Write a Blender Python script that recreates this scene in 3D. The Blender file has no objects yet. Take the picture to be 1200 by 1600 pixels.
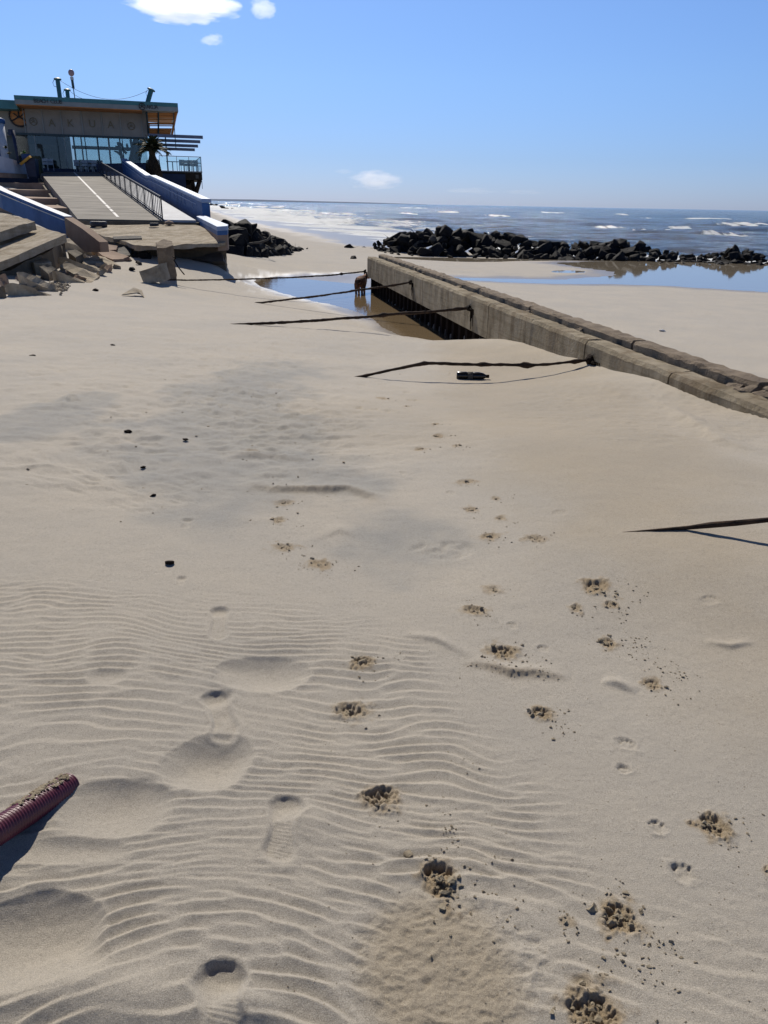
import bpy, bmesh, math, random
import numpy as np
from mathutils import Vector, Matrix, noise
R = math.radians
scene = bpy.context.scene
# ------------------------------------------------------------ camera
EYE = 1.6
FPX = 1202.0                       # focal length in pixels of the 1200x1600 photograph
PITCH, ROLL = R(21.84), R(1.04)
F_ = Vector((0, math.cos(PITCH), -math.sin(PITCH)))
U0 = Vector((0, math.sin(PITCH), math.cos(PITCH)))
R0 = Vector((1, 0, 0))
RT = R0 * math.cos(ROLL) + U0 * math.sin(ROLL)
UP = U0 * math.cos(ROLL) - R0 * math.sin(ROLL)
cam_d = bpy.data.cameras.new("camera"); cam = bpy.data.objects.new("camera", cam_d)
scene.collection.objects.link(cam)
m = Matrix((RT, UP, -F_)).transposed().to_4x4(); m.translation = (0, 0, EYE)
cam.matrix_world = m
cam_d.sensor_fit = 'VERTICAL'; cam_d.sensor_height = 36.0; cam_d.sensor_width = 27.0
cam_d.lens = FPX / 1600 * 36
cam_d.clip_start = 0.05; cam_d.clip_end = 60000
scene.camera = cam
# ------------------------------------------------------------ sky and sun
SUN_EL, SUN_AZ = R(42), R(-16)      # azimuth from +Y towards +X
world = bpy.data.worlds.new("World"); scene.world = world; world.use_nodes = True
wn = world.node_tree; wn.nodes.clear()
sky = wn.nodes.new('ShaderNodeTexSky'); sky.sky_type = 'NISHITA'; sky.sun_disc = False
sky.sun_elevation = SUN_EL; sky.sun_rotation = SUN_AZ
sky.altitude = 0; sky.air_density = 1.0; sky.dust_density = 0.25; sky.ozone_density = 3.2
bg = wn.nodes.new('ShaderNodeBackground'); bg.inputs[1].default_value = 0.10
wo = wn.nodes.new('ShaderNodeOutputWorld')
hs = wn.nodes.new('ShaderNodeHueSaturation'); hs.inputs['Saturation'].default_value = 1.0
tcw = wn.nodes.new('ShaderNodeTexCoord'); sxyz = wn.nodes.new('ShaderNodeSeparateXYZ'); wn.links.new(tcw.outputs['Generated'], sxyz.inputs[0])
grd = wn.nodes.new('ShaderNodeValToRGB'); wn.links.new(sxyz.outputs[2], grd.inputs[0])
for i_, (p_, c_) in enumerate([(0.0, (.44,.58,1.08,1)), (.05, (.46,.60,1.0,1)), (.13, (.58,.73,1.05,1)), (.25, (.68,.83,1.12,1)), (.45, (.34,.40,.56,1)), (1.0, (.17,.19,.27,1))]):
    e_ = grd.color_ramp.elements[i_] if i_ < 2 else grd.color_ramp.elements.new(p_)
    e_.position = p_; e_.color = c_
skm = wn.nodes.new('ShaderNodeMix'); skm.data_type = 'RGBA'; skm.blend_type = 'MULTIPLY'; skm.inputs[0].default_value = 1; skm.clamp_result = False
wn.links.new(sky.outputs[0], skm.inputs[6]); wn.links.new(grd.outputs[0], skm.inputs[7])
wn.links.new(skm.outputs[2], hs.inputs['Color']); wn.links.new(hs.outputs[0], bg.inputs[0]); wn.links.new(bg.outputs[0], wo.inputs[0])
sd = bpy.data.lights.new("sun", 'SUN'); sd.energy = 4.85; sd.angle = R(0.53); sd.color = (1.0, 0.93, 0.82)
sun = bpy.data.objects.new("sun", sd); scene.collection.objects.link(sun)
SUNDIR = Vector((math.sin(SUN_AZ)*math.cos(SUN_EL), math.cos(SUN_AZ)*math.cos(SUN_EL), math.sin(SUN_EL)))
sun.rotation_euler = SUNDIR.to_track_quat('Z', 'Y').to_euler()
sun.location = (0, 0, 30)
vs = scene.view_settings
vs.view_transform = 'Standard'; vs.look = 'None'; vs.exposure = 0.0; vs.gamma = 1.0
scene.cycles.volume_bounces = 6; scene.cycles.max_bounces = 10
scene.render.resolution_x = 768; scene.render.resolution_y = 1024
# ------------------------------------------------------------ pixel helpers (photo pixels, 1200x1600)
CAM = Vector((0, 0, EYE))
def ray(px, py):
    return (F_ * FPX + RT * (px - 600) + UP * (800 - py)).normalized()
def P(px, py, z=0.0):
    r = ray(px, py); t = (z - EYE) / r.z
    return CAM + r * t
def PY(px, py, Y):
    r = ray(px, py); return CAM + r * (Y / r.y)
def proj(p):
    v = Vector(p) - CAM; d = v.dot(F_)
    return 600 + FPX * v.dot(RT) / d, 800 - FPX * v.dot(UP) / d
# ------------------------------------------------------------ object helpers
C = scene.collection
def tag(o, label=None, cat=None, group=None, kind=None):
    if label: o['label'] = label
    if cat: o['category'] = cat
    if group: o['group'] = group
    if kind: o['kind'] = kind
    return o
def empty(name, loc=(0, 0, 0), rz=0, label=None, cat=None, group=None):
    o = bpy.data.objects.new(name, None); C.objects.link(o)
    o.location = loc; o.rotation_euler = (0, 0, rz); o.empty_display_size = .3
    return tag(o, label, cat, group)
class MB:
    """collects shapes, then links them as one mesh object"""
    def __init__(s): s.v = []; s.f = []
    def add(s, vs_, fs):
        n = len(s.v); s.v += [tuple(v) for v in vs_]; s.f += [tuple(i + n for i in f) for f in fs]; return s
    def box(s, x0, x1, y0, y1, z0, z1):
        v = [(x, y, z) for z in (z0, z1) for y in (y0, y1) for x in (x0, x1)]
        return s.add(v, [(0,2,3,1),(4,5,7,6),(0,1,5,4),(2,6,7,3),(0,4,6,2),(1,3,7,5)])
    def prism(s, top, h, down=True, vec=None):
        """closed prism from a polygon of 3D points, extruded down by h (or along vec)"""
        n = len(top); d = Vector(vec) if vec is not None else Vector((0, 0, -h))
        t = [Vector(p) for p in top]; b = [p + d for p in t]
        return s.add(t + b, [tuple(range(n)), tuple(range(2*n-1, n-1, -1))] + [(i, i+n, (i+1) % n + n, (i+1) % n) for i in range(n)])
    def tube(s, pts, r, n=8, cap=True, jit=0, seed=0):
        pts = [Vector(p) for p in pts]; rr = r if isinstance(r, (list, tuple)) else [r]*len(pts)
        rnd = random.Random(seed); vs_ = []; up = Vector((0, 0, 1))
        for i, p in enumerate(pts):
            t = (pts[min(i+1, len(pts)-1)] - pts[max(i-1, 0)]).normalized()
            a = t.cross(up)
            if a.length < .05: a = t.cross(Vector((1, 0, 0)))
            a.normalize(); b = t.cross(a)
            for k in range(n):
                th = 2*math.pi*k/n; q = rr[i]*(1 + jit*(rnd.random()-.5))
                vs_.append(p + a*math.cos(th)*q + b*math.sin(th)*q)
        fs = [(i*n+k, i*n+(k+1) % n, (i+1)*n+(k+1) % n, (i+1)*n+k) for i in range(len(pts)-1) for k in range(n)]
        if cap: fs += [tuple(range(n-1, -1, -1)), tuple(range((len(pts)-1)*n, len(pts)*n))]
        return s.add(vs_, fs)
    def lathe(s, prof, n=16, c=(0, 0, 0)):
        vs_ = [(c[0]+r*math.cos(2*math.pi*k/n), c[1]+r*math.sin(2*math.pi*k/n), c[2]+z) for r, z in prof for k in range(n)]
        fs = [(i*n+k, i*n+(k+1) % n, (i+1)*n+(k+1) % n, (i+1)*n+k) for i in range(len(prof)-1) for k in range(n)]
        fs += [tuple(range(n-1, -1, -1)), tuple(range((len(prof)-1)*n, len(prof)*n))]
        return s.add(vs_, fs)
    def ball(s, c, r, sub=2, jit=0, seed=0):
        bm = bmesh.new(); bmesh.ops.create_icosphere(bm, subdivisions=sub, radius=1)
        rx = r if isinstance(r, (tuple, list)) else (r, r, r)
        vs_ = []
        for v in bm.verts:
            q = 1 + jit*noise.noise(v.co*1.7 + Vector((seed*3.1, seed, 0)))
            vs_.append((c[0]+v.co.x*rx[0]*q, c[1]+v.co.y*rx[1]*q, c[2]+v.co.z*rx[2]*q))
        fs = [tuple(v.index for v in f.verts) for f in bm.faces]; bm.free()
        return s.add(vs_, fs)
    def build(s, name, mat=None, parent=None, smooth=False, bevel=0, fix=True):
        me = bpy.data.meshes.new(name); me.from_pydata(s.v, [], s.f); me.validate()
        if fix:
            bm = bmesh.new(); bm.from_mesh(me); bmesh.ops.recalc_face_normals(bm, faces=bm.faces)
            if bevel: bmesh.ops.bevel(bm, geom=[e for e in bm.edges if len(e.link_faces) == 2 and e.calc_face_angle(0) > .4], offset=bevel, segments=1, affect='EDGES')
            bm.to_mesh(me); bm.free()
        return link(name, me, mat, parent, smooth)
def link(name, me, mat=None, parent=None, smooth=False):
    o = bpy.data.objects.new(name, me); C.objects.link(o)
    if mat: me.materials.append(mat)
    if smooth: me.polygons.foreach_set('use_smooth', [True]*len(me.polygons))
    if parent: o.parent = parent
    return o
def copy_tree(o, parent=None):
    c = o.copy(); C.objects.link(c)
    if parent: c.parent = parent
    for ch in list(o.children): copy_tree(ch, c)
    return c
def text_mesh(txt, size, depth=.02):
    cu = bpy.data.curves.new('lettering', 'FONT'); cu.body = txt; cu.size = size; cu.extrude = depth/2; cu.resolution_u = 3
    cu.align_x = 'CENTER'; cu.align_y = 'CENTER'
    o = bpy.data.objects.new('lettering', cu); C.objects.link(o)
    dg = bpy.context.evaluated_depsgraph_get(); me = bpy.data.meshes.new_from_object(o.evaluated_get(dg))
    bpy.data.objects.remove(o); me.transform(Matrix.Rotation(R(90), 4, 'X'))
    me.materials.clear()
    return me
# ------------------------------------------------------------ materials
def newmat(name):
    m = bpy.data.materials.new(name); m.use_nodes = True; nt = m.node_tree
    return m, nt, nt.nodes['Principled BSDF']
def N(nt, t, **kw):
    n = nt.nodes.new(t)
    for k, v in kw.items():
        if k in n.inputs: n.inputs[k].default_value = v
        else: setattr(n, k, v)
    return n
def noise_tex(nt, scale, detail=4, rough=.6, vec=None, stretch=None):
    tc = N(nt, 'ShaderNodeTexCoord'); src = tc.outputs['Object']
    if stretch:
        mp = N(nt, 'ShaderNodeMapping'); mp.inputs['Scale'].default_value = stretch
        nt.links.new(src, mp.inputs[0]); src = mp.outputs[0]
    n = N(nt, 'ShaderNodeTexNoise'); n.inputs['Scale'].default_value = scale; n.inputs['Detail'].default_value = detail
    n.inputs['Roughness'].default_value = rough; nt.links.new(src, n.inputs['Vector']); return n
def ramp(nt, fac, stops):
    r = N(nt, 'ShaderNodeValToRGB'); e = r.color_ramp.elements
    while len(e) < len(stops): e.new(.5)
    for i, (p, c) in enumerate(stops): e[i].position = p; e[i].color = (*c, 1) if len(c) == 3 else c
    nt.links.new(fac, r.inputs[0]); return r
def mix(nt, fac, a, b, mode='MIX'):
    mx = N(nt, 'ShaderNodeMix'); mx.data_type = 'RGBA'; mx.blend_type = mode
    for s, v in ((0, fac), (6, a), (7, b)):
        if hasattr(v, 'links') or hasattr(v, 'is_linked'): nt.links.new(v, mx.inputs[s])
        else: mx.inputs[s].default_value = v if s == 0 else (*v, 1)
    return mx.outputs[2]
def worn(name, c0, c1, rough=.7, scale=3, bump=.3, bscale=None, c2=None, spec=.3, metal=0, stretch=None, bdist=.01):
    """painted / weathered surface: two-tone noise colour, fine bump, rough variation"""
    m, nt, b = newmat(name)
    n1 = noise_tex(nt, scale, 6, .65, stretch=stretch)
    st = [(.35, c0), (.65, c1)]
    if c2: st.append((.78, c2))
    r = ramp(nt, n1.outputs[0], st); nt.links.new(r.outputs[0], b.inputs['Base Color'])
    n2 = noise_tex(nt, bscale or scale*9, 6, .7)
    bp = N(nt, 'ShaderNodeBump'); bp.inputs['Strength'].default_value = bump; bp.inputs['Distance'].default_value = bdist
    nt.links.new(n2.outputs[0], bp.inputs['Height']); nt.links.new(bp.outputs[0], b.inputs['Normal'])
    b.inputs['Roughness'].default_value = rough; b.inputs['Specular IOR Level'].default_value = spec; b.inputs['Metallic'].default_value = metal
    return m
def glass(name, tint=(.8, .9, .88), trans=.75):
    m, nt, b = newmat(name)
    nt.nodes.remove(b); out = nt.nodes['Material Output']
    t = N(nt, 'ShaderNodeBsdfTransparent'); t.inputs[0].default_value = (*tint, 1)
    g = N(nt, 'ShaderNodeBsdfGlossy'); g.inputs['Roughness'].default_value = .03; g.inputs[0].default_value = (.9, .95, 1, 1)
    f = N(nt, 'ShaderNodeFresnel'); f.inputs[0].default_value = 1.5
    mx = N(nt, 'ShaderNodeMixShader'); nt.links.new(f.outputs[0], mx.inputs[0]); nt.links.new(t.outputs[0], mx.inputs[1]); nt.links.new(g.outputs[0], mx.inputs[2])
    nt.links.new(mx.outputs[0], out.inputs[0]); return m
# ============================================================ wall frame (the groyne), used by the terrain too
WTOP = 0.03                                     # top of the near beam
WA = P(574, 401, WTOP); WB = P(1200, 641, WTOP)
WD = Vector((WB.x-WA.x, WB.y-WA.y, 0)).normalized()      # along the wall, towards the camera
WN = Vector((-WD.y, WD.x, 0))
if WN.x > 0: WN = -WN                                    # outward normal of the near (left) face
WLEN = (Vector((WB.x-WA.x, WB.y-WA.y, 0))).length + 6.0
def onwall(px, py):                              # photo pixel -> point on the wall's near face plane
    r = ray(px, py); t = (WA - CAM).dot(WN) / r.dot(WN); return CAM + r*t
POOL_Z, LAG_Z, SEA_Z = -1.07, -1.27, -1.6
# ============================================================ base relief from control points
cl = []
def cp(px, py, z): p = P(px, py, z); cl.append((p.x, p.y, z))
for px in (0, 300, 600, 900, 1200):
    for py in (1600, 1350, 1150, 1000): cp(px, py, 0)
for a in [(0,900,0),(300,880,0),(600,880,-.01),(900,900,.03),(1200,900,.05),(1200,800,.06),(1000,800,.05),(0,780,.03),(250,760,-.02),(500,760,-.02),(750,760,.0),
          (0,680,.04),(300,680,-.05),(600,660,-.12),(850,660,-.06),(1000,700,.06),(1100,720,.05),(0,600,-.02),(200,600,-.06),(400,600,-.18),(547,590,-.27),(600,600,-.29),(700,602,-.34),(800,604,-.33),(870,600,-.24),(750,572,-.42),(650,572,-.42),(850,575,-.38),(700,650,-.16),
          (0,540,-.15),(150,540,-.2),(300,540,-.28),(450,540,-.42),(600,550,-.5),(700,560,-.5),(0,490,-.28),(150,490,-.4),(250,490,-.5),(358,505,-.47),(450,490,-.85),(540,500,-.85),(620,520,-.8),
          (20,465,-.4),(150,450,-.55),(60,445,-.35),(200,430,-.5),(245,442,-.68),(330,440,-.78),(300,408,-.35),(210,408,-.3),(360,405,-.6),(400,415,-.85),(450,415,-.97),
          (500,405,-1.15),(440,395,-1.0),(460,385,-1.2),(560,410,-1.1),(560,385,-1.35),(520,380,-1.35)]: cp(*a)
for px, py in ((1200,656),(1120,633),(1024,593),(955,577),(901,559),(816,537),(768,531)):
    p = onwall(px, py); cl.append((p.x, p.y, p.z))
for px, z in ((735,-.85),(700,-1.07),(640,-1.2),(590,-1.2)):
    p = onwall(px, 500); cl.append((p.x, p.y, z))
for a in [(-9.5,28,-.2),(-12,32,.1),(-16,40,.7),(-20,50,1.5),(-26,66,2.6),(-14,24,-.1),(-18,28,.5),(-24,36,1.2),(-30,50,2.2),(-40,66,2.9),(-12,17,-.2),(-16,14,0),(-25,20,.6),(-60,40,3),(-60,10,1.5),
          (-6,34,-.6),(-6.5,42,-.9),(-9,54,-1.2),(-14,70,-1.2),(-6,-2,0),(6,-2,0),(0,-8,0),(-10,5,.02),(-14,-8,.1),(9,-6,0),(8,2,.03),(-6,8,.02),(0,45,-1.4),(-4,60,-1.5)]: cl.append(a)
cr = []
def cq(px, py, z): p = P(px, py, z); cr.append((p.x, p.y, z))
for a in [(1200,585,-.62),(1100,540,-.68),(1000,500,-.78),(900,480,-.88),(800,455,-1.0),(700,425,-1.1),(620,402,-1.15),(1200,500,-.95),(1100,470,-1.05),(1000,450,-1.16),(850,440,-1.22),
          (700,408,-1.2),(850,412,-1.22),(580,392,-1.2),(950,425,-1.35),(1100,430,-1.35)]: cq(*a)
for a in [(5,4.5,-.4),(7,3,-.35),(9,7,-.55),(12,5,-.5),(18,15,-.9),(25,25,-1.2),(20,40,-1.4),(10,50,-1.4),(0,50,-1.35),(35,40,-1.5),(5,-2,-.3),(12,-6,-.3),(40,5,-.9),(60,30,-1.5)]: cr.append(a)
def tps(pts, lam=.02):
    p = np.array(pts); S = 12.0; xy = p[:, :2]/S; n = len(p)
    def K(d2): return np.where(d2 > 1e-12, .5*d2*np.log(np.maximum(d2, 1e-12)), 0)
    d2 = ((xy[:, None]-xy[None])**2).sum(-1); A = np.zeros((n+3, n+3)); A[:n, :n] = K(d2)+lam*1e-2*np.eye(n)
    A[:n, n] = 1; A[:n, n+1:] = xy; A[n, :n] = 1; A[n+1:, :n] = xy.T
    w = np.linalg.solve(A, np.concatenate([p[:, 2], np.zeros(3)]))
    def f(X, Y):
        out = np.zeros(X.size); x = X.ravel()/S; y = Y.ravel()/S
        for s in range(0, x.size, 60000):
            xs, ys = x[s:s+60000], y[s:s+60000]
            D = (xs[:, None]-xy[:, 0])**2+(ys[:, None]-xy[:, 1])**2
            out[s:s+60000] = K(D)@w[:n]+w[n]+w[n+1]*xs+w[n+2]*ys
        return out.reshape(X.shape)
    return f
fL = tps(cl); fR = tps(cr)
def sstep(a, b, x): t = np.clip((x-a)/(b-a), 0, 1); return t*t*(3-2*t)
def poly_sd(X, Y, poly, rmax=1e9):
    """signed distance, positive inside"""
    x = X.ravel(); y = Y.ravel(); d = np.full(x.shape, 1e18); ins = np.zeros(x.shape, bool); n = len(poly)
    for i in range(n):
        ax, ay = poly[i][:2]; bx, by = poly[(i+1) % n][:2]
        ex, ey = bx-ax, by-ay; t = np.clip(((x-ax)*ex+(y-ay)*ey)/(ex*ex+ey*ey+1e-12), 0, 1)
        d = np.minimum(d, (x-ax-t*ex)**2+(y-ay-t*ey)**2)
        c = (ay > y) != (by > y); ins ^= c & (x < (bx-ax)*(y-ay)/(by-ay+1e-12)+ax)
    d = np.sqrt(d); return np.where(ins, d, -d).reshape(X.shape)
def shore(z, pix, extra_first=(), extra_last=()):
    return list(extra_first)+[tuple(P(a, b, z)[:2]) for a, b in pix]+list(extra_last)
wr = WA + WD*(-.0); 
def walld(px): p = onwall(px, 500); q = p - WN*.25; return (q.x, q.y)
POOL = shore(POOL_Z, [(699,533),(672,536),(645,530),(620,521),(600,511),(586,500),(560,488),(520,476),(480,468),(440,458),(408,447),(395,439),(412,434),(450,431),(500,429),(545,427),(575,427),(600,431)], (), [walld(600), walld(650), walld(695)])
LAG = shore(LAG_Z, [(640,430),(700,436),(780,440),(860,443),(950,443),(1040,446),(1120,451),(1200,456),(1400,470),(1700,500),(1700,425),(1400,418),(1200,413),(1100,411),(1000,411),(930,409),(870,411),(905,417),(960,424),(965,431),(880,437),(780,436),(700,433)])
SHORE = shore(SEA_Z, [(1900,470),(1500,436),(1200,417),(1100,412),(1000,407),(900,402),(800,397),(700,392),(620,388),(575,383),(548,374),(510,366),(470,359),(440,354),(400,346),(370,338),(345,331),(318,324.5),(250,320),(150,317),(0,315)], [(9000, 20)], [(-9000, 700), (-9000, 9000), (9000, 9000)])
# small value-noise helpers on arrays
def vnoise(x, y, seed):
    rs = np.random.RandomState(seed); T = rs.rand(256, 256)*2-1
    xi = np.floor(x).astype(int); yi = np.floor(y).astype(int); fx = x-xi; fy = y-yi
    fx = fx*fx*fx*(fx*(fx*6-15)+10); fy = fy*fy*fy*(fy*(fy*6-15)+10); a = lambda i, j: T[(yi+j) & 255, (xi+i) & 255]
    return (a(0,0)*(1-fx)+a(1,0)*fx)*(1-fy)+(a(0,1)*(1-fx)+a(1,1)*fx)*fy
def fbm(x, y, seed, oct=4, g=.5):
    s = 0; a = 1; t = 0
    for i in range(oct):
        c, q = math.cos(i*1.1+.4), math.sin(i*1.1+.4)
        s = s+a*vnoise((x*c-y*q)*2**i+17*i, (x*q+y*c)*2**i-9*i, seed+i); t += a; a *= g
    return s/t
def base_z(X, Y):
    zl = fL(X, Y); zr = fR(X, Y)
    sx = (X-WA.x)*WD.x+(Y-WA.y)*WD.y                     # distance along the wall from its far end
    sn = -((X-WA.x)*WN.x+(Y-WA.y)*WN.y)                  # distance to the right of the near face
    far = np.clip(-sx, 0, None)
    w = sstep(.15-far*.9, .42+far*.9, sn)
    z = zl*(1-w)+zr*w
    far_y = sstep(60, 110, Y)*sstep(-25-.12*Y, -10-.08*Y, X); z = z*(1-far_y)+(-1.55)*far_y
    z = np.clip(z, -2.5, 4.5)
    for poly, wz, sl, rad, side in ((POOL, POOL_Z, .055, 1.6, -1), (LAG, LAG_Z, .02, 3.5, 1)):
        s = poly_sd(X, Y, poly)
        s = s+.06*fbm(X*1.3, Y*1.3, 5)*(1+Y*.02)
        target = np.where(s > 0, wz-np.minimum(s*.06, .12)-.004, wz-s*sl)
        k = sstep(rad, 0, -s)
        ok = (sn < .3) | (sx < 0) if side < 0 else (sn > .3) | (sx < -1)
        z = np.where(ok, z*(1-k)+target*k, z)
    s = poly_sd(X, Y, SHORE); s2 = s+.6*fbm(X*.25, Y*.25, 8)*np.clip(Y/50, .6, 6)
    target = SEA_Z-np.where(s2 > 0, np.minimum(s2*.03, 2.5)+.01, s2*.022)
    k = sstep(9, 0, -s2); z = z*(1-k)+target*k
    return z
def base1(x, y): return float(base_z(np.array([[x]], float), np.array([[y]], float))[0, 0])
def G(px, py, it=12):
    """photo pixel -> point on the sand"""
    z = -.3
    for _ in range(it):
        p = P(px, py, z); z = .5*z+.5*base1(p.x, p.y)
    p.z = base1(p.x, p.y); return p
# ============================================================ fine relief: ripples, hollows, footprints
NF = 1024; CELL = .009                                    # ripple texture: complex narrow band noise
def ripple_field(seed, wl, ang, sr, sa):
    rs = np.random.RandomState(seed); k = np.fft.fftfreq(NF, CELL); KX, KY = np.meshgrid(k, k)
    kk = np.hypot(KX, KY)+1e-9; th = np.arctan2(KY, KX); k0 = 1/wl
    da = np.angle(np.exp(1j*(th-ang)))
    A = np.exp(-.5*((kk-k0)/(k0*sr))**2-.5*(da/sa)**2)
    return np.fft.ifft2(A*(rs.randn(NF, NF)+1j*rs.randn(NF, NF))).astype(np.complex64)
def samp(Z, X, Y):
    x = X/CELL; y = Y/CELL; xi = np.floor(x).astype(int); yi = np.floor(y).astype(int); fx = x-xi; fy = y-yi
    a = lambda i, j: Z[(yi+j) % NF, (xi+i) % NF]
    return (a(0,0)*(1-fx)+a(1,0)*fx)*(1-fy)+(a(0,1)*(1-fx)+a(1,1)*fx)*fy
RF1 = ripple_field(3, .043, math.pi/2, .24, .28); RF2 = ripple_field(9, .060, math.pi/2, .26, .36)
def g2(px, py): p = P(px, py, 0); return p.x, p.y
# ---- features given as photo pixels on the near sand
_r = random.Random(15); EXTRA = []
for a, c, k_ in (((585,655),(525,485),16),((400,575),(560,500),16),((60,520),(330,640),26),((250,505),(420,640),22),((300,560),(540,520),14),((700,640),(640,560),6),((30,600),(240,500),14)):
    for _ in range(k_):
        t_ = _r.random(); EXTRA.append((a[0]+(c[0]-a[0])*t_+_r.gauss(0, 22), a[1]+(c[1]-a[1])*t_+_r.gauss(0, 9), _r.uniform(.05, .09), _r.uniform(.016, .034), 0))
SHOES = [((343,957),(341,992),.040,.014), ((338,1092),(352,1142),.048,.020), ((447,1262),(436,1325),.05,.020), ((345,1532),(352,1625),.052,.026), ((293,812),(290,822),.03,.012), ((284,905),(283,912),.02,.01)]
HOLES = [  # centre, half width px, half height px, depth m
 (322,1192,82,46,.036),(412,1055,66,28,.026),(172,1262,95,48,.030),(45,1475,125,88,.045),(165,1058,34,13,.010),(120,1330,120,22,.010)]
HUMPS = [(340,1160,40,22,.012),(150,1560,150,60,.03),(385,1578,60,34,.028),(470,1285,60,30,.012)]
PAWS = [ # x, y, radius m, depth, dark clods amount
 (565,1035,.045,.03,1.0),(545,1112,.05,.03,.45),(590,1248,.055,.035,.6),(686,1372,.07,.03,3.2),(785,1020,.06,.03,1.6),(950,1005,.05,.022,1.0),(845,1115,.045,.025,1.2),
 (930,925,.07,.03,1.6),(900,955,.035,.02,.6),(955,950,.035,.02,.7),(740,955,.04,.02,.7),(765,838,.05,.02,.8),(782,810,.04,.02,.5),(735,797,.05,.02,.7),(775,778,.04,.015,.3),
 (728,752,.05,.018,.5),(712,697,.05,.018,.5),(680,663,.05,.018,.5),(685,681,.06,.02,.7),(655,702,.05,.015,.4),(705,770,.05,.015,.2),(630,740,.04,.012,.15),(835,842,.045,.018,.4),(770,925,.04,.015,.3),
 (445,856,.05,.012,.9),(500,882,.06,.012,1.1),(435,815,.05,.02,.6),(445,787,.05,.018,.4),(597,623,.07,.018,.7),(637,636,.05,.015,.3),(572,641,.05,.013,.2),(572,628,.05,.013,.2),
 (1020,1068,.045,.02,.8),(980,1163,.04,.014,.15),(975,1203,.03,.015,.05),(1115,1288,.055,.03,1.5),(1027,1293,.04,.018,.1),(1068,1363,.045,.022,.15),(970,1435,.06,.032,1.6),
 (930,1588,.07,.035,1.5),(885,1440,.02,.004,.4),(910,1535,.02,.006,.3),(1110,945,.05,.01,.05),(1202,1360,.02,.01,.3),(850,1015,.04,.012,.1),(800,980,.04,.012,.05),(875,800,.06,.010,.05),
 (845,1300,.03,.0,.0),(395,705,.05,.012,.3),(385,688,.05,.012,.2),(110,625,.10,.02,.0),(55,705,.05,.01,.0),(420,765,.05,.01,.2)]
PAWS += EXTRA
SCARPS = [ # polyline px, height, width, crumb
 ([(372,772),(400,762),(440,768),(490,768),(540,766),(585,778),(592,792)],.028,.09,1.0),
 ([(358,715),(380,711),(430,712),(500,722)],.02,.09,.5),
 ([(486,846),(530,828),(560,838)],.010,.06,.1),
 ([(718,1034),(760,1040),(800,1052),(850,1052),(893,1058)],.018,.05,1.0),
 ([(630,992),(680,1000),(740,1030)],.012,.04,.1),
 ([(940,1062),(965,1070),(995,1084)],.018,.04,.0),
 ([(1100,1002),(1140,1010),(1182,1003)],.010,.03,.0),
 ([(640,862),(680,856),(720,862)],.008,.05,.1),
 ([(30,640),(100,632),(180,640)],.012,.09,.0),([(200,500),(260,492),(330,500)],.02,.15,.0),([(300,590),(360,580),(430,590)],.012,.09,.0),
 ([(20,735),(60,727),(110,733)],.010,.06,.0),([(90,640),(110,617),(128,622)],.02,.05,.0),
 ([(1035,640),(1080,660),(1130,690),(1200,712)],.035,.16,.0),([(1000,615),(1050,640),(1090,668)],.02,.10,.0),([(920,600),(960,612),(985,622)],.015,.1,.0)]
RUFF = [(700,1510,165,125,.62),(560,700,260,60,.35),(330,700,230,110,.5),(220,600,260,80,.5),(120,720,130,60,.4),(420,560,200,60,.4),(700,860,60,16,.8),(450,640,150,60,.3),(1080,670,110,40,.5)]
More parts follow.
